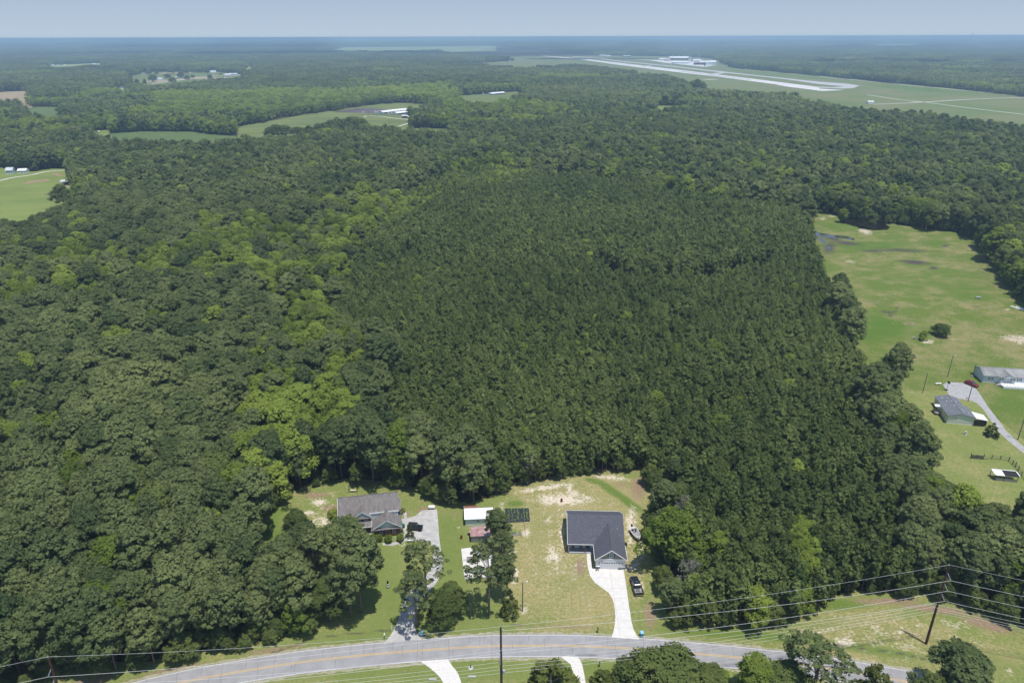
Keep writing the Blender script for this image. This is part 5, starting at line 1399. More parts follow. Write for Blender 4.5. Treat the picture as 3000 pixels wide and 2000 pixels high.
wheelie(1236, 1862, 'blue wheeled bin with pale lid at the mouth of the old grey driveway', M_BIN_BLUE, M_BIN_LID, -.2, 1.12)
wheelie(1880, 1863, 'blue wheeled bin with pale lid beside the new white driveway', M_BIN_BLUE, M_BIN_LID, .1, 1.12)
wheelie(1183, 1545, 'green wheeled bin between the brick wing and the jeep', M_BIN_GREEN, M_BIN_GREEN, .3)
wheelie(1176, 1538, 'teal bin against the corner of the brick wing', M_SHUTTER, M_SHUTTER, .1)
wheelie(1177, 1560, 'black bin standing on the walk by the brick wing', M_BLACKM, M_BLACKM, 0, .9)
wheelie(1832, 1600, 'black bin against the right wall of the blue-grey roofed house', M_BLACKM, M_BLACKM, 1.5)
e_ = place('air_conditioner', 1833, 1662, 'grey air conditioner unit at the garage corner', 'air conditioner'); MB().box(-.4, .4, -.4, .4, 0, .8).out('case', M_POLE_G, e_, bevel=.03); MB().lathe([(.3, .8), (.3, .84)], 14).out('fan_grille', M_BLACKM, e_)
e_ = place('garden_bench', 1201, 1585, 'white slatted garden bench on the lawn below the tall shrub', 'bench', .05)
for k in range(4): MB().box(-.85, .85, -.3 + k * .15, -.18 + k * .15, .42, .46).out('slat', M_TRIM, e_)
for k in range(3): MB().box(-.85, .85, .32, .36, .55 + k * .15, .67 + k * .15).out('slat', M_TRIM, e_)
for sx in (-.8, .8):
    MB().box(sx - .04, sx + .04, -.3, -.24, 0, .65).out('leg', M_TRIM, e_); MB().box(sx - .04, sx + .04, .3, .36, 0, 1.0).out('leg', M_TRIM, e_); MB().box(sx - .05, sx + .05, -.3, .32, .62, .66).out('armrest', M_TRIM, e_)
e_ = place('yard_lighthouse', 1137, 1719, 'small black and white lighthouse ornament on the front lawn', 'ornament')
for k in range(5): r0, r1 = .42 - k * .05, .42 - (k + 1) * .05; MB().lathe([(r0, k * .28), (r1, (k + 1) * .28)], 14).out('band', M_TRIM if k % 2 else M_BLACKM, e_)
MB().lathe([(.26, 1.4), (.26, 1.47)], 14).out('gallery', M_BLACKM, e_); MB().lathe([(.12, 1.47), (.12, 1.75)], 10).out('lantern', M_GLASS, e_); MB().lathe([(.22, 1.75), (.02, 2.0)], 12).out('cap', M_BLACKM, e_)
e_ = place('garden_gnome', 1157, 1578, 'tiny blue garden ornament between the two round bushes', 'ornament'); MB().lathe([(.14, 0), (.17, .3), (.08, .42), (.1, .52), (.02, .7)], 10).out('figure', M_PURPLE, e_)
e_ = place('plant_pot', 1173, 1592, 'dark round pot beside the path in front of the brick house', 'pot'); MB().lathe([(.16, 0), (.27, .25), (.27, .45), (.22, .45)], 12).out('pot', M_BLACKM, e_)
e_ = place('trash_can', 1749, 1668, 'black toy tricycle left on the driveway by the garage', 'tricycle'); e_.name = 'tricycle'
MB().tube([(0, -.35, .3), (0, .35, .45), (0, .45, .8)], .05, 6).tube([(-.3, .45, .8), (.3, .45, .8)], .035, 6).out('frame', M_BLACKM, e_)
for x, y in ((0, .45), (-.3, -.4), (.3, -.4)): MB().lathe([(.1, -.05), (.24, -.04), (.24, .04), (.1, .05)], 12, (x, y, .24), axis='x').out('wheel', M_TYRE, e_)
MB().box(-.16, .16, -.35, 0, .42, .5).out('seat', M_BLACKM, e_)
e_ = place('hose_box', 1815, 1667, 'small teal box against the right side of the garage door', 'box'); MB().box(-.35, .35, -.2, .2, 0, .45).out('case', M_SHUTTER, e_, bevel=.02); MB().box(-.38, .38, -.23, .23, .45, .5).out('lid', M_SHUTTER, e_)


def mailbox(px, py, lab, post, box):
    e = place('mailbox', px, py, lab, 'mailbox')
    MB().box(-.06, .06, -.06, .06, 0, 1.05).out('post', post, e)
    MB().rows([[(-.12, y, 1.05), (.12, y, 1.05), (.12, y, 1.2), (.07, y, 1.29), (-.07, y, 1.29), (-.12, y, 1.2)] for y in (-.3, .3)]).out('box', box, e)
    MB().box(.12, .14, 0, .04, 1.15, 1.35).out('flag', M_LAMP_R, e)


mailbox(1751, 1852, 'black mailbox on a dark post near the white driveway', M_BLACKM, M_BLACKM)
mailbox(1127, 1869, 'white mailbox on a dark post by the old grey driveway', M_BLACKM, M_TRIM)
mailbox(1756, 1952, 'dark mailbox on the near verge beside the narrow gravel drive', M_BLACKM, M_BLACKM)
e_ = place('marker_post', 1148, 1846, 'short white marker post on the left edge of the old driveway', 'post'); MB().box(-.05, .05, -.05, .05, 0, 1.2).out('post', M_TRIM, e_)
e_ = place('wellhead', 1379, 1956, 'small dark pump on a pale concrete ring in the near verge', 'pump')
MB().lathe([(.5, 0), (.55, .12), (.3, .18)], 14).out('base', M_CONC_OLD, e_); MB().tube([(0, 0, .1), (0, 0, .9)], .1, 8).tube([(0, 0, .8), (.3, 0, .7)], .05, 6).out('pump', M_BLACKM, e_)
for px_, py_, tx in ((1268, 1990, 'left'), (1383, 1982, 'right')):
    e_ = place('culvert_pipe', px_, py_, 'short pale culvert end %s of the wide gravel drive' % ('on the left side' if tx == 'left' else 'on the right side'), 'pipe'); MB().tube([(-.8, 0, .15), (.8, 0, .15)], .25, 12).out('pipe', M_CONC_OLD, e_)
e_ = place('swing_frame', 1035, 1440, 'dark metal garden swing frame with pale seat behind the brick house', 'swing')
for sx in (-1.2, 1.2):
    MB().tube([(sx, -.6, 0), (sx, 0, 2.1)], .05, 6).out('leg', M_BLACKM, e_); MB().tube([(sx, .6, 0), (sx, 0, 2.1)], .05, 6).out('leg', M_BLACKM, e_)
MB().tube([(-1.2, 0, 2.1), (1.2, 0, 2.1)], .05, 6).out('crossbar', M_BLACKM, e_)
MB().box(-.8, .8, -.3, .25, .5, .6).out('seat', mat('cream_seat', (.6, .56, .45), .8), e_)
for sx in (-.75, .75): MB().tube([(sx, 0, .6), (sx, 0, 2.1)], .015, 4).out('chain', M_POLE_G, e_)
e_ = place('white_tank', 1265, 1490, 'small white tank under the trees at the head of the parking pad', 'tank'); MB().lathe([(.05, -1), (.45, -.85), (.45, .85), (.05, 1)], 14, (0, 0, .7), axis='x').out('tank', M_TRIM, e_)
for sx in (-.5, .5): MB().box(sx - .08, sx + .08, -.35, .35, 0, .4).out('leg', M_POLE_G, e_)


# ------------------------------------------------------------------ poles and wires
def pole_shaft(e, h, r0, r1, m):
    return MB().tube([(0, 0, 0), (0, 0, h)], [r0, r1], 12).out('shaft', m, e)


def lamp_post(px, py, h, lab, arm=0.6, m=None, rz=0.0):
    e = place('light_pole', px, py, lab, 'light pole', rz)
    pole_shaft(e, h, .15, .1, m or M_POLE_G)
    MB().tube([(0, 0, h - .3), (arm * .6, 0, h), (arm, 0, h + .05)], .035, 6).out('arm', M_INSUL, e)
    MB().lathe([(.05, .18), (.2, .08), (.2, 0), (.1, -.1)], 12, (arm + .1, 0, h)).out('lamp', M_LAMP_W, e)


lamp_post(1531, 1790, 8.3, 'grey yard light pole with white lamp on the sandy lawn', .9, rz=.3)
lamp_post(2776, 1104, 9.0, 'tall light pole with white lamp in the meadow above the parking pad', .9)
e_ = place('utility_pole', 1378, 1808, 'short bare grey pole under the tall thin pine', 'pole'); pole_shaft(e_, 7.2, .14, .1, M_POLE_G)
e_ = place('utility_pole', 2703, 1151, 'bare grey pole rising behind the tall tree stand', 'pole'); pole_shaft(e_, 8.0, .14, .1, M_POLE_G)
e_ = place('utility_pole', 2836, 1175, 'bare grey pole between the parking pad and the blue-grey mobile home', 'pole'); pole_shaft(e_, 8.0, .15, .1, M_POLE_G)
e_ = place('utility_pole', 2851, 1100, 'short pole beside the left end of the white mobile home', 'pole'); pole_shaft(e_, 4.6, .16, .14, M_POLE_G)
e_ = place('utility_pole', 2982, 1287, 'grey pole with small transformer beside the gravel drive', 'pole'); pole_shaft(e_, 10.6, .16, .11, M_POLE_G)
MB().lathe([(.25, 0), (.25, .8), (.1, .95)], 14, (-.35, 0, 9.3)).out('transformer', M_INSUL, e_)
e_ = place('basketball_hoop', 2773, 1142, 'black basketball hoop on a pole at the pad edge', 'basketball hoop', .3)
pole_shaft(e_, 3.0, .06, .06, M_BLACKM); MB().box(.2, .25, -.55, .55, 2.6, 3.4).out('backboard', M_BLACKM, e_); MB().tube([(.3 + .23 * math.cos(t * .63) + .2, .23 * math.sin(t * .63), 2.75) for t in range(11)], .02, 5).out('hoop', M_LAMP_R, e_)
MB().box(-.5, .3, -.4, .4, 0, .25).out('base', M_BLACKM, e_)

RP, CP, LP = Vector((88.6, 116.1, 0)), Vector((-2.2, 100.0, 0)), Vector((-80.8, 93.3, 0))
NR, NL = Vector((176, 90, 0)), Vector((-165, 74, 0))
def big_pole(v, lab, side, arms, dist, h=21.0):
    e = empty('utility_pole', v.x, v.y, 0); label(e, lab, 'utility pole', 'tall transmission poles')
    pole_shaft(e, h, .28, .17, M_POLE)
    MB().lathe([(.06, h), (.09, h + .15), (.03, h + .35)], 8).out('top_insulator', M_INSUL, e)
    for z, dx, dy, drop in arms:
        n = 9; a, b = Vector((dx * .12, dy * .12, z + drop)), Vector((dx, dy, z))
        pts = []; rad = []
        for k in range(n * 2 + 1): pts.append(a + (b - a) * (k / (n * 2))); rad.append(.085 if k % 2 else .045)
        MB().tube(pts, rad, 8).out('insulator', M_INSUL, e)
    for z, dx in dist:
        MB().tube([(0, 0, z - .25), (dx, 0, z)], .035, 6).lathe([(.05, -.12), (.1, -.05), (.1, .05), (.04, .1)], 8, (dx, 0, z)).out('bracket', M_INSUL, e)
    return e


ARMS_R = [(17.4, 1.05, -.3, 1.8), (14.7, 1.05, -.3, 1.8), (12.0, 1.05, -.3, 1.8)]
DIST_R = [(11.0, -.9), (10.2, -.9), (9.5, -.35), (8.8, -.05)]
big_pole(RP, 'tall red-brown utility pole standing in the cleared grass at the right', 1, ARMS_R, DIST_R)
ARMS_C = [(20.0, .5, .2, .5), (15.6, .35, -.2, .6), (14.9, -.35, -.2, .6)]
DIST_C = [(12.4, -.35), (11.5, .4), (10.5, -.35), (9.7, .05)]
cpole = big_pole(CP, 'dark utility pole with grey transformer at the bottom centre of the view', -1, ARMS_C, DIST_C)
MB().lathe([(.05, -.5), (.24, -.48), (.24, .3), (.12, .42)], 14, (.48, -.1, 10.2)).out('transformer', M_INSUL, cpole)
MB().box(-.27, -.12, -.3, -.15, 12.2, 14.5).out('conduit', M_INSUL, cpole)
ARMS_L = [(16.8, -.9, -.3, 1.6), (14.4, -.9, -.3, 1.6), (12.0, -.9, -.3, 1.6)]
DIST_L = [(11.0, .5), (10.3, .5), (9.6, .3), (9.0, 0)]
big_pole(LP, 'red-brown utility pole in front of the dark pine woods at bottom left', -1, ARMS_L, DIST_L)


def span(a, b, sag, n=22):
    a, b = Vector(a), Vector(b); out = []
    for k in range(n + 1):
        t = k / n; p = a.lerp(b, t); p.z -= sag * 4 * t * (1 - t); out.append(p)
    return out


def wire(pts4, sags, lab, r=.030):
    pts = []
    for (a, b), s in zip(zip(pts4[:-1], pts4[1:]), sags): pts += span(a, b, s)[(1 if pts else 0):]
    o = MB().tube(pts, r, 5).out('power_line', M_WIRE); label(o, lab, 'power line', 'overhead wires along the road')


def at_(v, dx, dy, z): return (v.x + dx, v.y + dy, z)
wire([at_(NL, 0, 0, 21), at_(LP, 0, 0, 21.2), at_(CP, 0, 0, 21.1), at_(RP, 0, 0, 21.2), at_(NR, 0, 0, 21)], [1.5, 1.0, 1.2, 1.3], 'topmost overhead wire joining the three pole tops', .019)
for k, nm in enumerate(('upper', 'middle', 'lower')):
    zr, zc, zl = ARMS_R[k][0], ARMS_C[k][0], ARMS_L[k][0]
    wire([at_(NL, -.9, 0, zl), at_(LP, -.9, -.3, zl), at_(CP, ARMS_C[k][1], ARMS_C[k][2], zc), at_(RP, 1.05, -.3, zr), at_(NR, .8, 0, zr)], [1.6, 1.3, 1.5, 1.5], nm + ' thick transmission wire hanging from the long grey insulators', .027)
for k, nm in enumerate(('first', 'second', 'third', 'lowest')):
    zr, zc, zl = DIST_R[k][0], DIST_C[k][0], DIST_L[k][0]
    wire([at_(NL, 0, 0, zl), at_(LP, DIST_L[k][1], 0, zl), at_(CP, DIST_C[k][1], 0, zc), at_(RP, DIST_R[k][1], 0, zr), at_(NR, 0, 0, zr)], [1.4, 1.2, 1.4, 1.4], nm + ' of the four low distribution wires crossing the road' if nm != 'lowest' else 'lowest of the four distribution wires crossing the road', .021)
for dx, dy, tx in ((2.5, 24, 'left'), (9.5, 21, 'right')):
    pass

# ------------------------------------------------------------------ mobile homes
m1 = empty('mobile_home', 146.1, 211.2, 0, math.radians(-12)); label(m1, 'pale green mobile home with blue-grey roof and side porches', 'mobile home')
MB().box(0, 8.1, 0, 7.5, .75, 3.0).box(.3, 6.9, 7.5, 14, .75, 3.0).out('wall', M_WALL_GREEN, m1)
MB().box(.05, 8.05, .05, 7.5, 0, .75).box(.35, 6.85, 7.5, 13.95, 0, .75).out('skirting', M_TRIM, m1)
gable_roof('roof', -.3, 8.4, -.3, 7.7, 3.0, 4.0, M_ROOF_MH, m1, axis='y', th=.14)
gable_roof('rear_roof', -.1, 7.3, 7.7, 14.3, 2.98, 3.95, M_ROOF_MH, m1, axis='y', th=.14, ridge=.56)
gable_wall('gable_end', 0.0, 8.1, 0, 2.99, 3.86, .1, M_WALL_GREEN, m1)
window(m1, 2.4, 1.9, .7, .6, 0)
for x, y, z in ((1.5, 11.9, 3.6), (3.1, 11.6, 3.85), (2.2, 9.4, 3.65), (3.8, 9.4, 3.9), (5.2, 9.6, 3.7), (3.6, 6, 3.95), (5.0, 3.3, 3.9), (5.3, 2.3, 3.8), (6.8, 2.1, 3.45), (1.2, 7, 3.3)):
    MB().lathe([(.16, 0), (.16, .12), (.05, .18)], 10, (x, y, z)).out('roof_vent', M_TRIM, m1)
MB().slab([(8.2, .2, 2.75), (12.1, -.6, 2.45), (12.1, 3.8, 2.45), (8.2, 5.2, 2.75)], .08).out('porch_roof', M_ROOF_WHITE, m1)
for x, y in ((11.8, -.3), (11.8, 3.6), (8.3, -.1)): MB().box(x - .06, x + .06, y - .06, y + .06, 0, 2.5).out('porch_post', M_WOOD, m1)
MB().box(8.2, 11.8, -.25, 3.7, .4, .5).out('porch_floor', M_PLANK, m1)
MB().box(8.3, 11.7, -.28, -.24, .5, 2.4).box(11.76, 11.8, -.2, 3.6, .5, 2.4).out('screen', M_DARKIN, m1)
MB().box(-2.0, 0, 5.2, 8.2, .6, .7).out('deck_floor', M_PLANK, m1)
MB().slab([(-1.9, 6.4, 2.75), (0.0, 6.4, 2.85), (0.0, 8.2, 2.85), (-1.9, 8.2, 2.75)], .08).out('deck_roof', M_ROOF_WHITE, m1)
for x, y in ((-1.9, 6.4), (-1.9, 8.1), (-1.9, 5.3)): MB().box(x - .06, x + .06, y - .06, y + .06, 0, 2.7 if y > 6 else 1.6).out('deck_post', M_WOOD, m1)
MB().box(-1.95, -1.9, 5.2, 8.2, 1.4, 1.5).box(-1.95, 0, 5.15, 5.2, 1.4, 1.5).out('deck_rail', M_WOOD, m1)

m2 = empty('mobile_home', 176.7, 241.8, 0, math.radians(-9)); label(m2, 'long white mobile home with stained grey roof and front deck', 'mobile home')
MB().box(0, 22, 0, 8, .7, 3.0).out('wall', M_WALL_BLUE, m2)
MB().box(.05, 21.9, .05, 7.9, 0, .7).out('skirting', M_WALL_WHITE, m2)
gable_roof('roof', -.3, 22.3, -.35, 8.35, 3.0, 4.6, M_ROOF_OLD, m2)
MB().add([(0, 0, 2.99), (0, 8, 2.99), (0, 4, 4.4), (.1, 0, 2.99), (.1, 8, 2.99), (.1, 4, 4.4)], [(0, 2, 1), (3, 4, 5), (0, 1, 4, 3), (1, 2, 5, 4), (2, 0, 3, 5)]).out('gable_end', M_WALL_BLUE, m2)
gable_roof('porch_roof', 5.0, 11.0, -1.6, 3.0, 3.0, 4.3, M_ROOF_OLD, m2, axis='y', th=.12)
gable_wall('gable_face', 5.2, 10.8, -1.5, 3.0, 4.15, .1, M_WALL_WHITE, m2)
for x in (2.0, 3.1): window(m2, x, 1.3, .8, 1.1, 0, None)
for x in (6.4, 10.2, 12.4, 17): window(m2, x, 1.4, .8, 1.1, 0, M_SHUTTER)
door(m2, 8.1, 0, 1, 2.0, .75)
dk = MB().box(5.5, 17.5, -4.2, -.02, .6, .75).out('deck_floor', M_TRIM, m2)
MB().box(5.5, 17.5, -4.3, -4.22, 0, .6).box(5.42, 5.5, -4.2, -.02, 0, .6).out('deck_skirting', M_TRIM, m2)
for k in range(13): MB().box(5.5 + k - .05, 5.5 + k + .05, -4.2, -4.1, .75, 1.7).out('rail_post', M_TRIM, m2)
MB().box(5.5, 17.5, -4.2, -4.1, 1.62, 1.7).box(5.5, 17.5, -4.18, -4.12, 1.1, 1.16).box(5.5, 5.58, -4.1, -.1, 1.62, 1.7).out('hand_rail', M_TRIM, m2)
for k in range(7): MB().box(5.3 + k * 1.0, 5.38 + k * 1.0, -1.55, -1.45, .75, 3.0).out('porch_post', M_TRIM, m2)
for k in range(3): MB().box(4.6 - .3 * k, 5.4, -2.6, -1.2, .0, .6 - .2 * k).out('step', M_STONE, m2)
MB().lathe([(.2, 0), (.2, .15)], 10, (15, 2.2, 3.9)).out('roof_vent', M_BLACKM, m2)
flat('slab', [(2923, 1081), (2935, 1076), (2966, 1087), (2957, 1088)], .03, M_CONC_OLD, 'pale concrete slab behind the white mobile home', 'slab')

e_ = place('animal_shelter', 2913, 1402, 'open pole shelter roofed with white metal and black tarp in the paddock', 'shelter', math.radians(-11))
MB().slab([(-.4, -1.0, 1.9), (2.2, -1.0, 1.9), (2.2, 1.6, 2.4), (-.9, 1.6, 2.4)], .06).out('metal_roof', M_ROOF_WHITE, e_)
MB().slab([(2.1, -1.0, 1.93), (6.0, -1.0, 1.93), (5.5, 1.5, 2.43), (1.9, 1.5, 2.43)], .06).out('tarp', M_BLACKM, e_)
MB().box(5.7, 6.0, -1.0, 1.3, 1.95, 2.35).box(2.0, 5.6, 1.3, 1.6, 2.35, 2.48).out('tarp_edge', M_TRIM, e_)
for x, y in ((-.3, -.9), (2.1, -.9), (5.6, -.9), (-.7, 1.5), (2.4, 1.5), (5.3, 1.5)): MB().tube([(x, y, 0), (x, y, 2.0 if y < 0 else 2.45)], .08, 6).out('post', M_FENCE, e_)
MB().box(0, 5.4, -.85, -.8, 0, .9).out('hay_wall', M_PLANK, e_)

e_ = empty('paddock_fence', 0, 0); label(e_, 'brown post and rail fence curving round the paddock', 'fence')
fp = [tuple(map(float, G(*p))) for p in ((2843, 1342), (2861, 1343), (2880, 1345), (2905, 1344), (2930, 1346), (2955, 1350), (2966, 1360), (2974, 1368), (2983, 1377), (2992, 1392), (3005, 1408), (3030, 1440))]
for i, (x, y) in enumerate(fp): MB().box(x - .09, x + .09, y - .09, y + .09, 0, 1.5 if i not in (0, 2, 7) else 1.9).out('post', M_FENCE, e_)
for (x0, y0), (x1, y1) in zip(fp[:-1], fp[1:]):
    for z in (.45, .85, 1.25): MB().tube([(x0, y0, z), (x1, y1, z)], .05, 4).out('rail', M_FENCE, e_)
(x0, y0), (x1, y1) = fp[0], fp[2]
for k in range(14): t = (k + .5) / 14; x, y = x0 + (x1 - x0) * t, y0 + (y1 - y0) * t; MB().box(x - .12, x + .12, y - .1, y - .06, .1, 1.3).out('slat', M_FENCE, e_)

e_ = place('debris_pile', 2688, 992, 'pile of grey rubble and scrap in the meadow', 'rubble')
for k in range(26):
    x, y, s = random.uniform(-2, 2), random.uniform(-.8, .8), random.uniform(.15, .4)
    MB().box(x - s, x + s, y - s * .6, y + s * .6, 0, s * random.uniform(.6, 1.6), rz=random.uniform(0, 3)).out('rubble', M_STONE if k % 3 else M_POLE_G, e_)
e_ = place('debris_pile', 2851, 1103, 'small heap of stones and scrap at the foot of the short pole', 'rubble')
for k in range(10):
    x, y, s = random.uniform(-.9, .9), random.uniform(-.6, .6), random.uniform(.12, .3); MB().box(x - s, x + s, y - s * .6, y + s * .6, 0, s, rz=random.uniform(0, 3)).out('rubble', M_STONE if k % 2 else M_BLACKM, e_)
e_ = place('cable_drum', 2828, 1272, 'grey and white lawn ornament on the grass below the pale green mobile home', 'ornament'); e_.name = 'lawn_ornament'
MB().lathe([(.5, 0), (.45, .15), (.12, .2), (.12, .9), (.4, 1.0), (.4, 1.1), (.1, 1.15)], 14).out('bird_bath', M_CONC_OLD, e_); MB().box(-.9, -.5, .3, .5, 0, .4).out('stone', M_STONE, e_)
e_ = place('traffic_cone', 2832, 1168, 'small red cone at the edge of the grey parking pad', 'cone'); MB().box(-.25, .25, -.25, .25, 0, .05).out('base', M_LAMP_R, e_); MB().lathe([(.2, .05), (.04, .7)], 12).out('cone', M_LAMP_R, e_)
e_ = place('white_bench', 2749, 1125, 'low white bench lying on the grass left of the parking pad', 'bench'); MB().box(-1.1, 1.1, -.35, .35, .3, .42).out('seat', M_TRIM, e_)
for sx in (-.9, .9): MB().box(sx - .05, sx + .05, -.3, .3, 0, .3).out('leg', M_TRIM, e_)
e_ = place('feed_trough', 2865, 874, 'small grey metal frame in the meadow near the right wood edge', 'trough'); MB().box(-1.2, 1.2, -.4, .4, .5, .9).out('tray', M_INSUL, e_)
for sx in (-1, 1): MB().box(sx - .06, sx + .06, -.35, .35, 0, .5).out('leg', M_INSUL, e_)
for px_, py_, tx in ((2980, 903, 'left'), (2996, 905, 'right')):
    e_ = place('plant_tunnel', px_, py_, 'long white row cover on the ground, %s of the pair at the meadow edge' % tx, 'row cover', .35, group='white row covers')
    MB().rows([[(r * math.cos(t), y, r * math.sin(t)) for t in (0, .8, 1.57, 2.3, 3.14)] for y, r in ((-3.2, .4), (3.2, .4))]).out('cover', M_TRIM, e_)

# ------------------------------------------------------------------ left field shed and farmhouses
e_ = place('field_shed', 180, 543, 'open-fronted shed with grey metal roof in the hay field', 'shed', math.radians(6))
MB().slab([(-.8, -.6, 3.2), (7.6, -.6, 3.2), (6.6, 5.2, 4.0), (-1.8, 5.2, 4.0)], .12).out('roof', M_ROOF_ZINC, e_)
MB().box(0, 1.9, 0, 4.8, 0, 3.0).out('closed_bay', M_WALL_WHITE, e_)
MB().box(1.9, 6.8, 4.6, 4.8, 0, 3.6).out('back_wall', M_DARKIN, e_)
for x in (4.3, 6.7): MB().box(x - .1, x + .1, 0, .2, 0, 3.1).out('post', M_POLE_G, e_)


def simple_house(px, py, w, d, h, hr, lab, roof=M_ROOF_ZINC, wall=M_WALL_WHITE, rz=0.0, wins=3, name='farmhouse'):
    e = place(name, px, py, lab, 'house' if 'house' in name else 'building', rz)
    MB().box(0, w, 0, d, 0, h).out('wall', wall, e)
    gable_roof('roof', -.3, w + .3, -.3, d + .3, h, hr, roof, e, th=.15)
    for s in (0, w - .05): MB().add([(s, 0, h), (s, d, h), (s, d / 2, hr - .15), (s + .05, 0, h), (s + .05, d, h), (s + .05, d / 2, hr - .15)], [(0, 2, 1), (3, 4, 5), (0, 1, 4, 3), (1, 2, 5, 4), (2, 0, 3, 5)]).out('gable_end', wall, e)
    for k in range(wins): MB().box(w * (k + .7) / (wins + .4) - .5, w * (k + .7) / (wins + .4) + .5, -.06, -.01, h * .35, h * .75).out('window', M_GLASS, e)
    return e


simple_house(18, 511, 6, 7, 3.6, 6.0, 'small pale blue house under trees at the left frame edge', M_ROOF_ZINC, M_WALL_BLUE, .2)
simple_house(52, 509, 8, 6, 2.8, 4.4, 'white house with carport beside the field road', M_ROOF_WHITE, M_WALL_WHITE, .1)
b_r = simple_house(230, 392, 15, 9, 3.2, 6.2, 'long rust-red barn at the edge of the woods', M_BARN, M_PLANK, .08, 0, 'barn')
MB().slab([(-.5, -5, 2.2), (14, -5, 2.2), (14, 0, 3.1), (-.5, 0, 3.1)], .12).out('lean_to_roof', mat('tan_metal', (.45, .33, .27), .7, .2, .3), b_r)
MB().slab([(15, -1, 2.4), (27, -1, 2.4), (27, 6, 3.0), (15, 6, 3.0)], .12).out('side_roof', M_ROOF_ZINC, b_r)
for x in (0, 4.6, 9.2, 13.6): MB().box(x - .12, x + .12, -4.9, -4.7, 0, 2.2).out('post', M_FENCE, b_r)


# ------------------------------------------------------------------ hog barns and silos
def hog_barn(p0, p1, p2, h, lab, vents=9):
    """p0, p1: near long side ends, p2: far corner beyond p0 (pixels on the ground)"""
    a, b, c = [np.array([float(q) for q in G(*p)]) for p in (p0, p1, p2)]
    u = b - a; Ln = float(np.hypot(*u)); u /= Ln; W = abs(float(np.dot(c - a, [-u[1], u[0]])))
    W = 11.0
    e = empty('hog_barn', a[0], a[1], 0, math.atan2(u[1], u[0])); label(e, lab, 'barn', 'white hog barns')
    MB().box(0, Ln, 0, W, 0, .9).box(0, .3, .02, W - .02, .9, h).box(Ln - .3, Ln, .02, W - .02, .9, h).out('wall', M_WALL_WHITE, e)
    MB().box(.3, Ln - .3, .3, W - .3, .9, h - .1).out('curtain_side', M_DARKIN, e)
    gable_roof('roof', -.6, Ln + .6, -.7, W + .7, h, h + W * .18, M_ROOF_WHITE, e, th=.15)
    MB().add([(0, 0, h), (0, W, h), (0, W / 2, h + W * .17), (.2, 0, h), (.2, W, h), (.2, W / 2, h + W * .17)], [(0, 2, 1), (3, 4, 5), (0, 1, 4, 3), (1, 2, 5, 4), (2, 0, 3, 5)]).out('gable_end', M_WALL_WHITE, e)
    for k in range(vents): MB().lathe([(.45, 0), (.45, 1.1), (.75, 1.2), (.6, 1.7)], 10, (Ln * (k + .5) / vents, W + .0, h + .3)).out('roof_vent', M_TRIM, e)
    return e, a, u


hog_barn((1123, 334.5), (1195, 326), (1110, 329), 2.8, 'long white metal hog barn nearer the lagoon', 10)
hog_barn((1164, 337.5), (1233, 328.5), (1151, 332), 2.8, 'long white metal hog barn on the right of the pair', 8)
hog_barn((1440, 279), (1480, 275.5), (1432, 277), 2.8, 'far white hog barn showing over the treetops', 6)


def silo(px, py, lab):
    e = place('feed_silo', px, py, lab, 'silo', group='feed silos at the hog barns')
    for k in range(4): t = k * 1.57 + .78; MB().tube([(1.0 * math.cos(t), 1.0 * math.sin(t), 0), (1.0 * math.cos(t), 1.0 * math.sin(t), 2.6)], .07, 5).out('leg', M_SILO, e)
    MB().lathe([(.25, .9), (1.15, 2.6), (1.15, 5.6), (.3, 6.6)], 16).out('tank', M_SILO, e)


silo(1099, 337, 'feed silo, farther left at the first hog barn'); silo(1106, 337.5, 'feed silo right beside the first hog barn end')
silo(1139, 341, 'feed silo, left one at the second hog barn'); silo(1148, 340.5, 'feed silo touching the second hog barn end')
silo(1416, 281, 'lone feed silo by the far hog barn')
e_ = simple_house(1178, 346, 9, 8, 3.0, 4.4, 'small open implement shed below the hog barns', M_ROOF_ZINC, M_DARKIN, .1, 0, 'implement_shed')
MB().slab([(8.5, -1, 2.0), (16, -1, 2.0), (14, 7, 3.6), (7, 7, 3.6)], .12).out('side_roof', M_ROOF_WHITE, e_)
for px_, py_, tx in ((1081, 345, 'by the gravel loop'), (1142, 368, 'in the lower hog farm field')):
    e_ = place('utility_pole', px_, py_, 'thin distant pole ' + tx, 'pole'); pole_shaft(e_, 9, .2, .15, M_POLE_G)
e_ = place('lagoon_pump', 1064, 330, 'small white pump house on the lagoon bank', 'pump'); MB().box(-1.5, 1.5, -1, 1, 0, 1.5).out('case', M_TRIM, e_)

# ------------------------------------------------------------------ far farmhouses
for q in ((457, 236, 18, 10, 4, 7.5, 'far pale blue farmhouse among three big trees', M_ROOF_ZINC, M_WALL_WHITE), (513, 229, 12, 8, 3, 5, 'far blue-roofed house beside a round tree', M_PURPLE, M_WALL_WHITE),
          (414, 218, 14, 9, 3, 6, 'farthest grey-roofed house at the left of the farm fields', M_ROOF_GREY, M_WALL_WHITE), (614, 214, 22, 12, 4, 7, 'far white house with broad pale roof', M_ROOF_WHITE, M_WALL_WHITE),
          (352, 260, 16, 10, 3, 6, 'dark-roofed house half hidden in the left woods', M_ROOF_BLUE, M_WALL_WHITE)):
    simple_house(*q, .1, 3)
for q in ((658, 224, 20, 14, 5, 8, 'white farm workshop with dark doors at the end of the farm road', M_ROOF_WHITE, M_WALL_WHITE), (672, 223, 26, 12, 6, 9, 'taller pale farm building beside the workshop', M_ROOF_ZINC, M_WALL_WHITE), (694, 222.5, 26, 8, 2.6, 3.6, 'low pale shed at the right end of the farm buildings', M_ROOF_ZINC, M_WALL_WHITE)):
    simple_house(*q, .0, 3, 'farm_building')
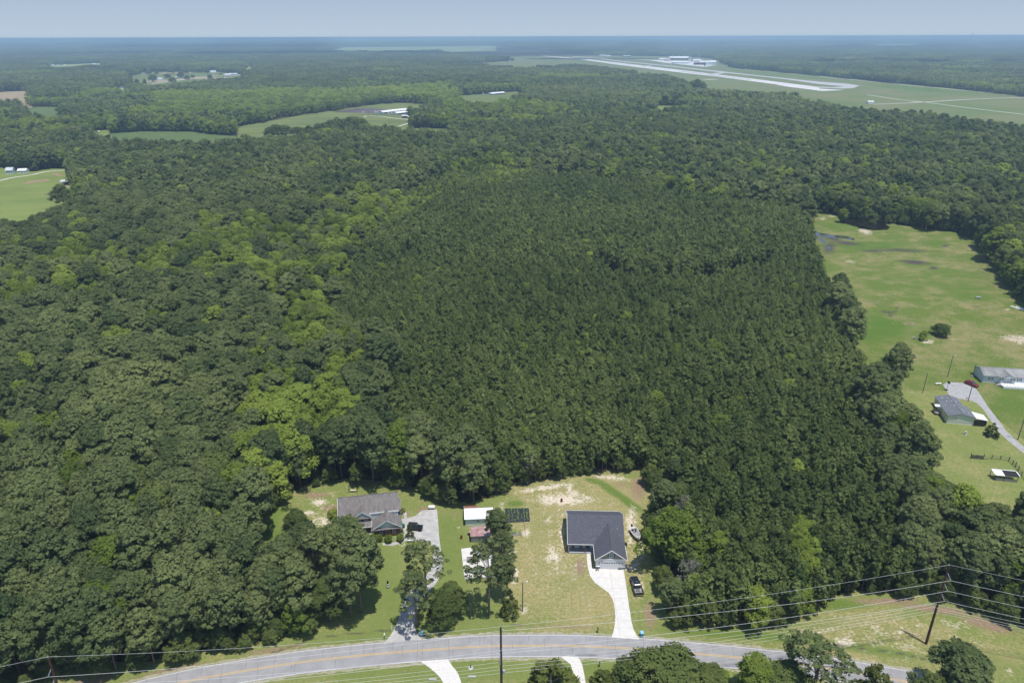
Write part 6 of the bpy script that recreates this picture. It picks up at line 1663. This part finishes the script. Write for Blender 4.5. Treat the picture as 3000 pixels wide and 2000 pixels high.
for px_, py_, w_, lab_ in ((143, 193, 20, 'tiny white house at the left of the far clearing'), (165, 193.5, 14, 'tiny pale house in the middle of the far clearing'), (186, 192, 12, 'tiny tan-sided house near the far clearing edge'), (270, 190, 18, 'tiny grey-roofed house at the far clearing end'), (673, 169.5, 12, 'tiny bright-roofed building in the far forest'),
                           (1572, 137, 26, 'small pale building at the far end of the airfield'), (1495, 119, 40, 'white farm building near the horizon'), (728, 196, 12, 'tiny white shed in the small far clearing')):
    simple_house(px_, py_, w_, w_ * .5, w_ * .2, w_ * .32, lab_, M_ROOF_WHITE, M_WALL_WHITE, 0, 0, 'distant_building')

# ------------------------------------------------------------------ airport
t_ = place('terminal', 1963, 175.5, 'long white roofed airport terminal with red-brown walls', 'airport terminal', math.radians(-6))
MB().box(0, 110, 0, 40, 0, 9).out('wall', M_BRICKS, t_)
MB().slab([(-3, -6, 9), (113, -6, 9), (113, 20, 17), (-3, 20, 17)], .8).slab([(113, 46, 9), (-3, 46, 9), (-3, 20, 17), (113, 20, 17)], .8).out('roof', M_ROOF_WHITE, t_)
for k in range(10): MB().box(4 + k * 11, 12 + k * 11, -.4, -.05, 1.5, 6.5).out('window', M_GLASS, t_)
t_ = place('control_tower', 2020, 183.5, 'white airport control tower with dark glass cab', 'control tower')
MB().box(-5, 5, -5, 5, 0, 23).out('shaft', M_WALL_WHITE, t_)
MB().rows([[(-5, -5, 23), (5, -5, 23), (5, 5, 23), (-5, 5, 23)], [(-7, -7, 27.5), (7, -7, 27.5), (7, 7, 27.5), (-7, 7, 27.5)]]).out('cab', M_GLASS, t_)
MB().box(-7.6, 7.6, -7.6, 7.6, 27.5, 28.6).box(-7, 7, -7, 7, 22.2, 23).out('cab_roof', M_ROOF_WHITE, t_)
t_ = place('hangar', 1968, 187.5, 'long low pale blue hangar facing the apron', 'hangar', math.radians(-9))
MB().box(0, 78, 0, 24, 0, 7.5).out('wall', M_WALL_BLUE, t_); gable_roof('roof', -.5, 78.5, -.5, 24.5, 7.5, 12.0, M_ROOF_WHITE, t_, th=.4)
t_ = place('hangar', 2067, 193.5, 'large white hangar with dark open door at the apron end', 'hangar', math.radians(-3))
MB().box(0, 44, 0, 34, 0, 15).out('wall', M_WALL_WHITE, t_); MB().slab([(-1, -1, 15.5), (45, -1, 15.5), (45, 35, 20), (-1, 35, 20)], .8).out('roof', M_ROOF_WHITE, t_); MB().box(-.4, -.05, 4, 30, .2, 12).out('door', M_DARKIN, t_)
t_ = place('hangar', 2034, 190.5, 'red brick sided hangar between the tower and the white hangar', 'hangar', math.radians(-6))
MB().box(0, 44, 0, 26, 0, 10).out('wall', M_BARN, t_); MB().slab([(-1, -1, 10.5), (45, -1, 10.5), (45, 27, 12), (-1, 27, 12)], .8).out('roof', M_ROOF_ZINC, t_); MB().box(4, 22, -.4, -.05, .2, 8).out('door', M_DARKIN, t_)
for k, (px_, py_) in enumerate(((1969, 168.5), (1988, 168.5), (2005, 168.5))):
    e_ = place('apron_light', px_, py_ + 7, 'airport light mast with white head, %s of the three behind the terminal' % ('leftmost', 'middle', 'rightmost')[k], 'light mast', group='airport light masts'); pole_shaft(e_, 22, .5, .35, M_TRIM); MB().box(-2, 2, -.8, .8, 21.5, 23.5).out('lamp', M_LAMP_W, e_)
e_ = place('radio_mast', 2044, 182, 'slim white mast standing right of the control tower', 'mast'); pole_shaft(e_, 34, .6, .4, M_TRIM); MB().box(-1.6, 1.6, -.6, .6, 32.5, 34.5).out('head', M_TRIM, e_)
e_ = place('radio_tower', 2842, 130, 'thin lattice radio tower above the right horizon forest', 'tower')
mb = MB()
for a, b in ((-6, -6), (6, -6), (0, 7)): mb.tube([(a, b, 0), (a * .3, b * .3, 150)], .9, 4)
for k in range(14):
    s = 1 - .7 * k / 14; z = k * 11; mb.tube([(-6 * s, -6 * s, z), (6 * s, -6 * s, z + 10)], .5, 4).tube([(6 * s, -6 * s, z), (0, 7 * s, z + 10)], .5, 4)
mb.out('lattice', M_POLE_G, e_)
e_ = place('water_tower', 1025, 130.5, 'pale water tower just breaking the forest skyline', 'water tower'); MB().tube([(0, 0, 0), (0, 0, 38)], 2.2, 10).out('stem', M_TRIM, e_); MB().lathe([(2, 36), (9, 42), (9, 46), (3, 51)], 16).out('tank', M_TRIM, e_)
# parked cars and small aircraft
car_b = [MB().rows([[(-2.3, -.9, .3), (2.3, -.9, .3), (2.3, .9, .3), (-2.3, .9, .3)], [(-2.3, -.9, .9), (2.3, -.9, .9), (2.3, .9, .9), (-2.3, .9, .9)], [(-1.6, -.8, 1.0), (1.2, -.8, 1.0), (1.2, .8, 1.0), (-1.6, .8, 1.0)], [(-1.2, -.7, 1.5), (.7, -.7, 1.5), (.7, .7, 1.5), (-1.2, .7, 1.5)]])]
cm_ = []
for nm, cc in (('white', (.7, .7, .7)), ('silver', (.4, .42, .44)), ('dark', (.05, .05, .06)), ('red', (.35, .04, .03))):
    o = car_b[0].out('parked_car', mat(nm + '_car_paint', cc, .3)); cm_.append((o, nm))
placed = []
idx = 0
for row in range(4):
    for k in range(22):
        px_ = 1926 + k * 6.2 + row * 3; py_ = 170.5 + row * 1.35 + k * .12
        if 1960 < px_ < 2015 and py_ < 174: pass
        if random.random() < .3: continue
        o, nm = cm_[random.choice([0, 0, 0, 1, 1, 2, 3])]
        x, y = G(px_, py_ if px_ < 1955 else py_ + 1)
        c = o if o not in placed else o.copy()
        if c is not o: ROOT.objects.link(c)
        placed.append(o)
        c.location = (float(x), float(y), 0); c.rotation_euler = (0, 0, 1.4)
        label(c, nm + ' car among the cars parked around the airport terminal', 'car', 'cars parked at the airport')
for o, nm in cm_:
    if o not in placed: label(o, nm + ' car among the cars parked around the airport terminal', 'car', 'cars parked at the airport')
pl = [(1935, 187), (1942, 187.8), (1950, 188.4), (1958, 189), (1966, 189.6), (1994, 193.8), (1999, 194.3), (2018, 191.8), (2024, 192.3), (2066, 197), (2073, 197.4)]
p0_ = None
for k, (px_, py_) in enumerate(pl):
    if p0_ is None:
        e_ = place('light_aircraft', px_, py_, '', 'aircraft', .4); p0_ = e_
        MB().rows([[(-4, -.1, 1.2), (-4, .1, 1.2), (-4, .1, 1.5), (-4, -.1, 1.5)], [(0, -.6, .7), (0, .6, .7), (0, .6, 1.9), (0, -.6, 1.9)], [(3.4, -.3, .9), (3.4, .3, .9), (3.4, .3, 1.5), (3.4, -.3, 1.5)]]).out('fuselage', M_TRIM, e_)
        MB().box(-.3, 1.3, -5.5, 5.5, 1.9, 2.05).out('wing', M_TRIM, e_); MB().box(-4.2, -3.3, -1.8, 1.8, 1.4, 1.5).out('tailplane', M_TRIM, e_); MB().box(-4.3, -3.4, -.06, .06, 1.5, 2.9).out('fin', M_TRIM, e_)
    else:
        e_ = p0_.copy(); ROOT.objects.link(e_); x, y = G(px_, py_); e_.location = (float(x), float(y), 0)
        for ch in list(p0_.children): c = ch.copy(); ROOT.objects.link(c); c.parent = e_
    e_['label'] = 'small white aircraft parked on the airport apron'; e_['category'] = 'aircraft'; e_['group'] = 'small aircraft on the apron'
for px_, py_, w_, h_, tx, rf_, wl_ in ((1932, 176.5, 34, 5, 'low white hangar left of the terminal', M_ROOF_WHITE, M_WALL_WHITE), (1945, 178, 30, 5, 'red-walled shed left of the terminal', M_ROOF_ZINC, M_BARN), (2030, 181, 40, 6, 'white building right of the control tower', M_ROOF_WHITE, M_WALL_WHITE), (2050, 185, 34, 5, 'red-walled building behind the white hangar', M_ROOF_WHITE, M_BARN), (2080, 184, 30, 5, 'small white building behind the large hangar', M_ROOF_WHITE, M_WALL_WHITE)):
    simple_house(px_, py_, w_, 16, h_, h_ + 5, tx, rf_, wl_, -.1, 3, 'airfield_building')
simple_house(2543, 305, 12, 8, 4, 5.5, 'small white equipment hut in the airfield grass', M_ROOF_WHITE, M_WALL_WHITE, .1, 0, 'equipment_hut')
for q in ((1757, 165.5, 40, 'low white airfield building beyond the runway'), (1776, 166.5, 30, 'pale shed beyond the runway beside the low building'), (1826, 168, 46, 'dark-sided hangar at the left end of the apron')):
    simple_house(q[0], q[1], q[2], 16, 6, 9, q[3], M_ROOF_WHITE, M_WALL_WHITE if q[2] != 46 else M_POLE_G, 0, 0, 'airfield_building')

# ------------------------------------------------------------------ single trees and bushes
def T(kind, px, py, h, r, lab, var=0, tint=0.0, group=None, name=None, cat=None):
    H0, R0 = {'pine': (18.5, 4.8), 'sparse': (20, 4.6), 'dead': (14, 3.2), 'young': (11.5, 2.15), 'leaf': (15.5, 4.6), 'oak': (13, 5.2), 'cedar': (8, 2.3), 'shrub': (2.4, 1.5), 'globe': (2.1, 1.15)}[kind]
    x, y = G(px, py)
    tree(kind, float(x), float(y), (r / R0, r / R0, h / H0), random.uniform(0, 6.28), var, lab, group, tint, name=name, cat=cat)


T('sparse', 1433, 1800, 20.5, 4.9, 'tall thin pine with sparse open crown over the white slab', 0)
T('pine', 1460, 1612, 13, 3.1, 'pine at the top of the tree row right of the white metal shed', 1)
T('sparse', 1472, 1700, 14, 3.5, 'pine in the tree row right of the red roofed shed', 2)
T('pine', 1474, 1748, 12.0, 2.8, 'pine at the lower end of the tree row beside the slab', 3)
T('pine', 1480, 1655, 10, 2.7, 'dark round tree between the pines of the shed tree row', 0)
T('sparse', 1250, 1762, 18.0, 4.9, 'big pine overhanging the bend of the old driveway', 4)
T('sparse', 1222, 1832, 14.5, 5.0, 'open pine leaning over the lower old driveway', 1)
T('oak', 1298, 1836, 9, 3.6, 'dark leafy tree right of the old driveway mouth', 1, .05)
T('oak', 1325, 1795, 8, 3.4, 'smaller leafy tree right of the dark driveway tree', 2, .1)
T('cedar', 1493, 1802, 7.6, 2.2, 'single yellow-green cedar on the sandy lawn', 0, .1)
T('oak', 880, 1588, 10, 3.6, 'dark leafy tree beside the mown path left of the brick house', 3)
T('pine', 1030, 1618, 10.5, 4.0, 'small pine hiding the left front of the brick house', 5)
T('sparse', 1012, 1640, 12, 4.2, 'open-crowned pine at the front lawn edge below the small pine', 2)
T('pine', 915, 1722, 18, 5.4, 'broad pine among the front yard pines, nearest the dark leafy tree', 0)
T('pine', 846, 1742, 17, 5.2, 'broad pine at the left edge of the front yard', 1)
T('sparse', 938, 1775, 21, 5.2, 'tall front yard pine with two bare trunks showing', 3)
T('pine', 1060, 1792, 21.5, 6.0, 'tallest front yard pine casting its shade on the lawn', 2)
T('pine', 1030, 1805, 15, 4.8, 'lower pine beneath the tallest front yard pine', 3)
T('pine', 985, 1690, 15, 4.6, 'pine in the middle of the front yard cluster', 4)
T('oak', 968, 1812, 11, 4.4, 'dark leafy tree at the lower corner of the front yard cluster', 4)
T('pine', 888, 1812, 17, 5.2, 'pine at the front yard corner nearest the ditch', 5)
T('leaf', 872, 1846, 9, 3.3, 'leafy tree at the road edge corner of the left woods', 0)
T('shrub', 977, 1516, 2.6, 2.2, 'low yellow-green bush left of the brick house', 0, .3)
T('shrub', 975, 1566, 3.4, 1.9, 'taller yellow-green bush nearer the front pines', 1, .3)
T('shrub', 1088, 1590, 2.6, 1.8, 'bright bush beside the leftmost round bush', 2, .3)
T('globe', 1109, 1584, 2.1, 1.2, 'clipped round bush, leftmost of three along the brick wing', 0, .0, 'clipped round bushes')
T('globe', 1139, 1587, 2.2, 1.2, 'clipped round bush in the middle of three along the brick wing', 1, .0, 'clipped round bushes')
T('globe', 1173, 1583, 2.0, 1.1, 'clipped round bush at the corner of the brick wing', 0, .0, 'clipped round bushes')
T('cedar', 1202, 1576, 4.6, 1.25, 'tall conical evergreen shrub beside the jeep', 1, -.1, None, 'evergreen_shrub')
T('shrub', 1178, 1502, 1.8, .9, 'small yellow-green bush at the back corner of the brick wing', 0, .3)
T('cedar', 1612, 2050, 10, 6.0, 'broad spreading cedar beside the narrow gravel drive', 2, .0)
T('cedar', 1762, 2060, 8.5, 4.0, 'lower cedar beside the big foreground oak', 3, .0)
T('oak', 1950, 2062, 12, 8.0, 'big spreading oak at the bottom of the view', 5, .05)
T('oak', 1850, 2050, 8.5, 5.0, 'dark tree filling the left side under the big oak', 0, .0)
T('oak', 2060, 2060, 8.5, 5.0, 'round dark tree filling the right side under the big oak', 1, .05)
T('leaf', 2225, 2045, 9.8, 4.6, 'green leafy tree left of the tall roadside pine', 1, .0)
T('shrub', 2110, 2002, 3.5, 2.2, 'yellow-green sapling in the verge right of the big oak', 1, .3)
T('sparse', 2372, 2070, 17.6, 6.8, 'tall roadside pine rising in front of the road', 4)
T('oak', 2300, 2075, 10, 5.5, 'dark tree under the tall roadside pine', 2)
T('cedar', 2550, 2058, 10, 4.4, 'pointed dark cedar at the bottom right', 4, -.15)
T('pine', 2790, 2065, 13.5, 6.0, 'rounded pine in front of the cleared grass', 0, .05)
T('oak', 2715, 2085, 9, 4.2, 'leafy tree at the left foot of the rounded roadside pine', 3, .05)
T('pine', 2598, 1168, 22, 5.2, 'lone tall open pine at the meadow edge', 1)
T('pine', 2590, 1175, 15, 4.6, 'shorter pine at the foot of the lone tall pine', 2)
T('cedar', 2903, 1276, 4.8, 2.4, 'small dark evergreen beside the gravel drive bend', 5, -.15)
T('oak', 2753, 982, 5.0, 4.2, 'round dark bush standing alone in the meadow', 0, -.05, None, 'lone_bush', 'bush')
T('shrub', 2706, 985, 2.6, 1.8, 'small bush beside the rubble pile', 1, -.1); T('shrub', 2702, 997, 2.4, 1.6, 'smaller bush in front of the rubble pile', 2, .0)
T('oak', 2712, 673, 17, 7.0, 'large greyish tree standing clear of the far meadow edge', 3, .0)
T('leaf', 2466, 651, 10, 4.0, 'small tree at the left end of the dark pond', 2, -.1)
T('oak', 2540, 669, 13, 4.6, 'tree in front of the middle of the dark pond', 4, -.05)
for px_, py_, h_, r_, tx in ((2028, 268, 24, 11, 'left'), (2042, 267.5, 27, 13, 'middle'), (2055, 269, 22, 11, 'right')): T('oak', px_, py_, h_, r_, tx + ' crown of the small round grove on the airfield grass', 5, -.05)
T('oak', 1501, 180, 16, 11, 'lone far tree on the grass left of the runway', 5, -.1)
for px_, py_, h_, r_, tx in ((790, 405, 14, 9, 'left'), (815, 404, 17, 10, 'tallest'), (838, 403, 16, 10, 'right'), (868, 399, 12, 8, 'outlying right')): T('oak', px_, py_, h_, r_, tx + ' tree of the dark grove below the hog farm field', 0, -.05)
T('oak', 190, 606, 17, 7, 'large rounded tree at the near edge of the hay field', 2, .0)
T('leaf', 250, 588, 17, 7, 'bright tree at the right corner of the hay field', 3, .1)
for k, (px_, py_, h_, r_) in enumerate(((447, 241, 22, 14), (493, 232, 16, 11), (531, 230, 20, 12), (504, 217, 16, 18), (544, 216, 15, 20), (460, 219, 13, 7), (398, 222, 14, 12), (436, 219, 13, 13), (550, 236, 15, 9), (426, 252, 18, 5), (404, 252, 18, 6), (582, 213, 14, 24), (609, 216, 14, 12), (646, 220, 6, 5), (508, 244, 15, 10), (565, 231, 12, 8), (612, 233, 14, 4), (618, 233, 15, 5))):
    T('oak', px_, py_, h_, r_, 'dark tree scattered among the far farmhouses', k % 6, -.05, 'trees around the far farmhouses')

for k, (px_, py_, h_, r_, tx) in enumerate(((640, 1290, 19, 4.5, 'grey half-dead tree at the edge of the bright leafy band'), (1990, 1560, 12, 3.4, 'grey bare-branched tree in the hedge right of the boat'), (1545, 1418, 12, 3.6, 'grey leafless tree at the wood edge behind the garden bed'), (2010, 1760, 12, 4.0, 'bare grey tree at the road end of the hedge'), (1320, 1440, 17, 4.5, 'thin bare-topped tree behind the white roofed shed'))):
    T('dead', px_, py_, h_, r_, tx, k)
# ------------------------------------------------------------------ air
hz = MB().box(-69000, 69000, -2500, 69000, -1.6, 121.5).out('haze', [])
hm, t_, N_, L_, b_ = nt('haze_air'); N_.remove(b_)
pv = N_.new('ShaderNodeVolumePrincipled'); pv.inputs['Color'].default_value = (.53, .75, 1.0, 1); pv.inputs['Density'].default_value = 1.6e-4; pv.inputs['Anisotropy'].default_value = .15
L_.new(pv.outputs[0], N_['Material Output'].inputs['Volume'])
hz.data.materials.append(hm)
label(hz, 'thin summer haze over the whole landscape', 'haze', None, 'stuff')
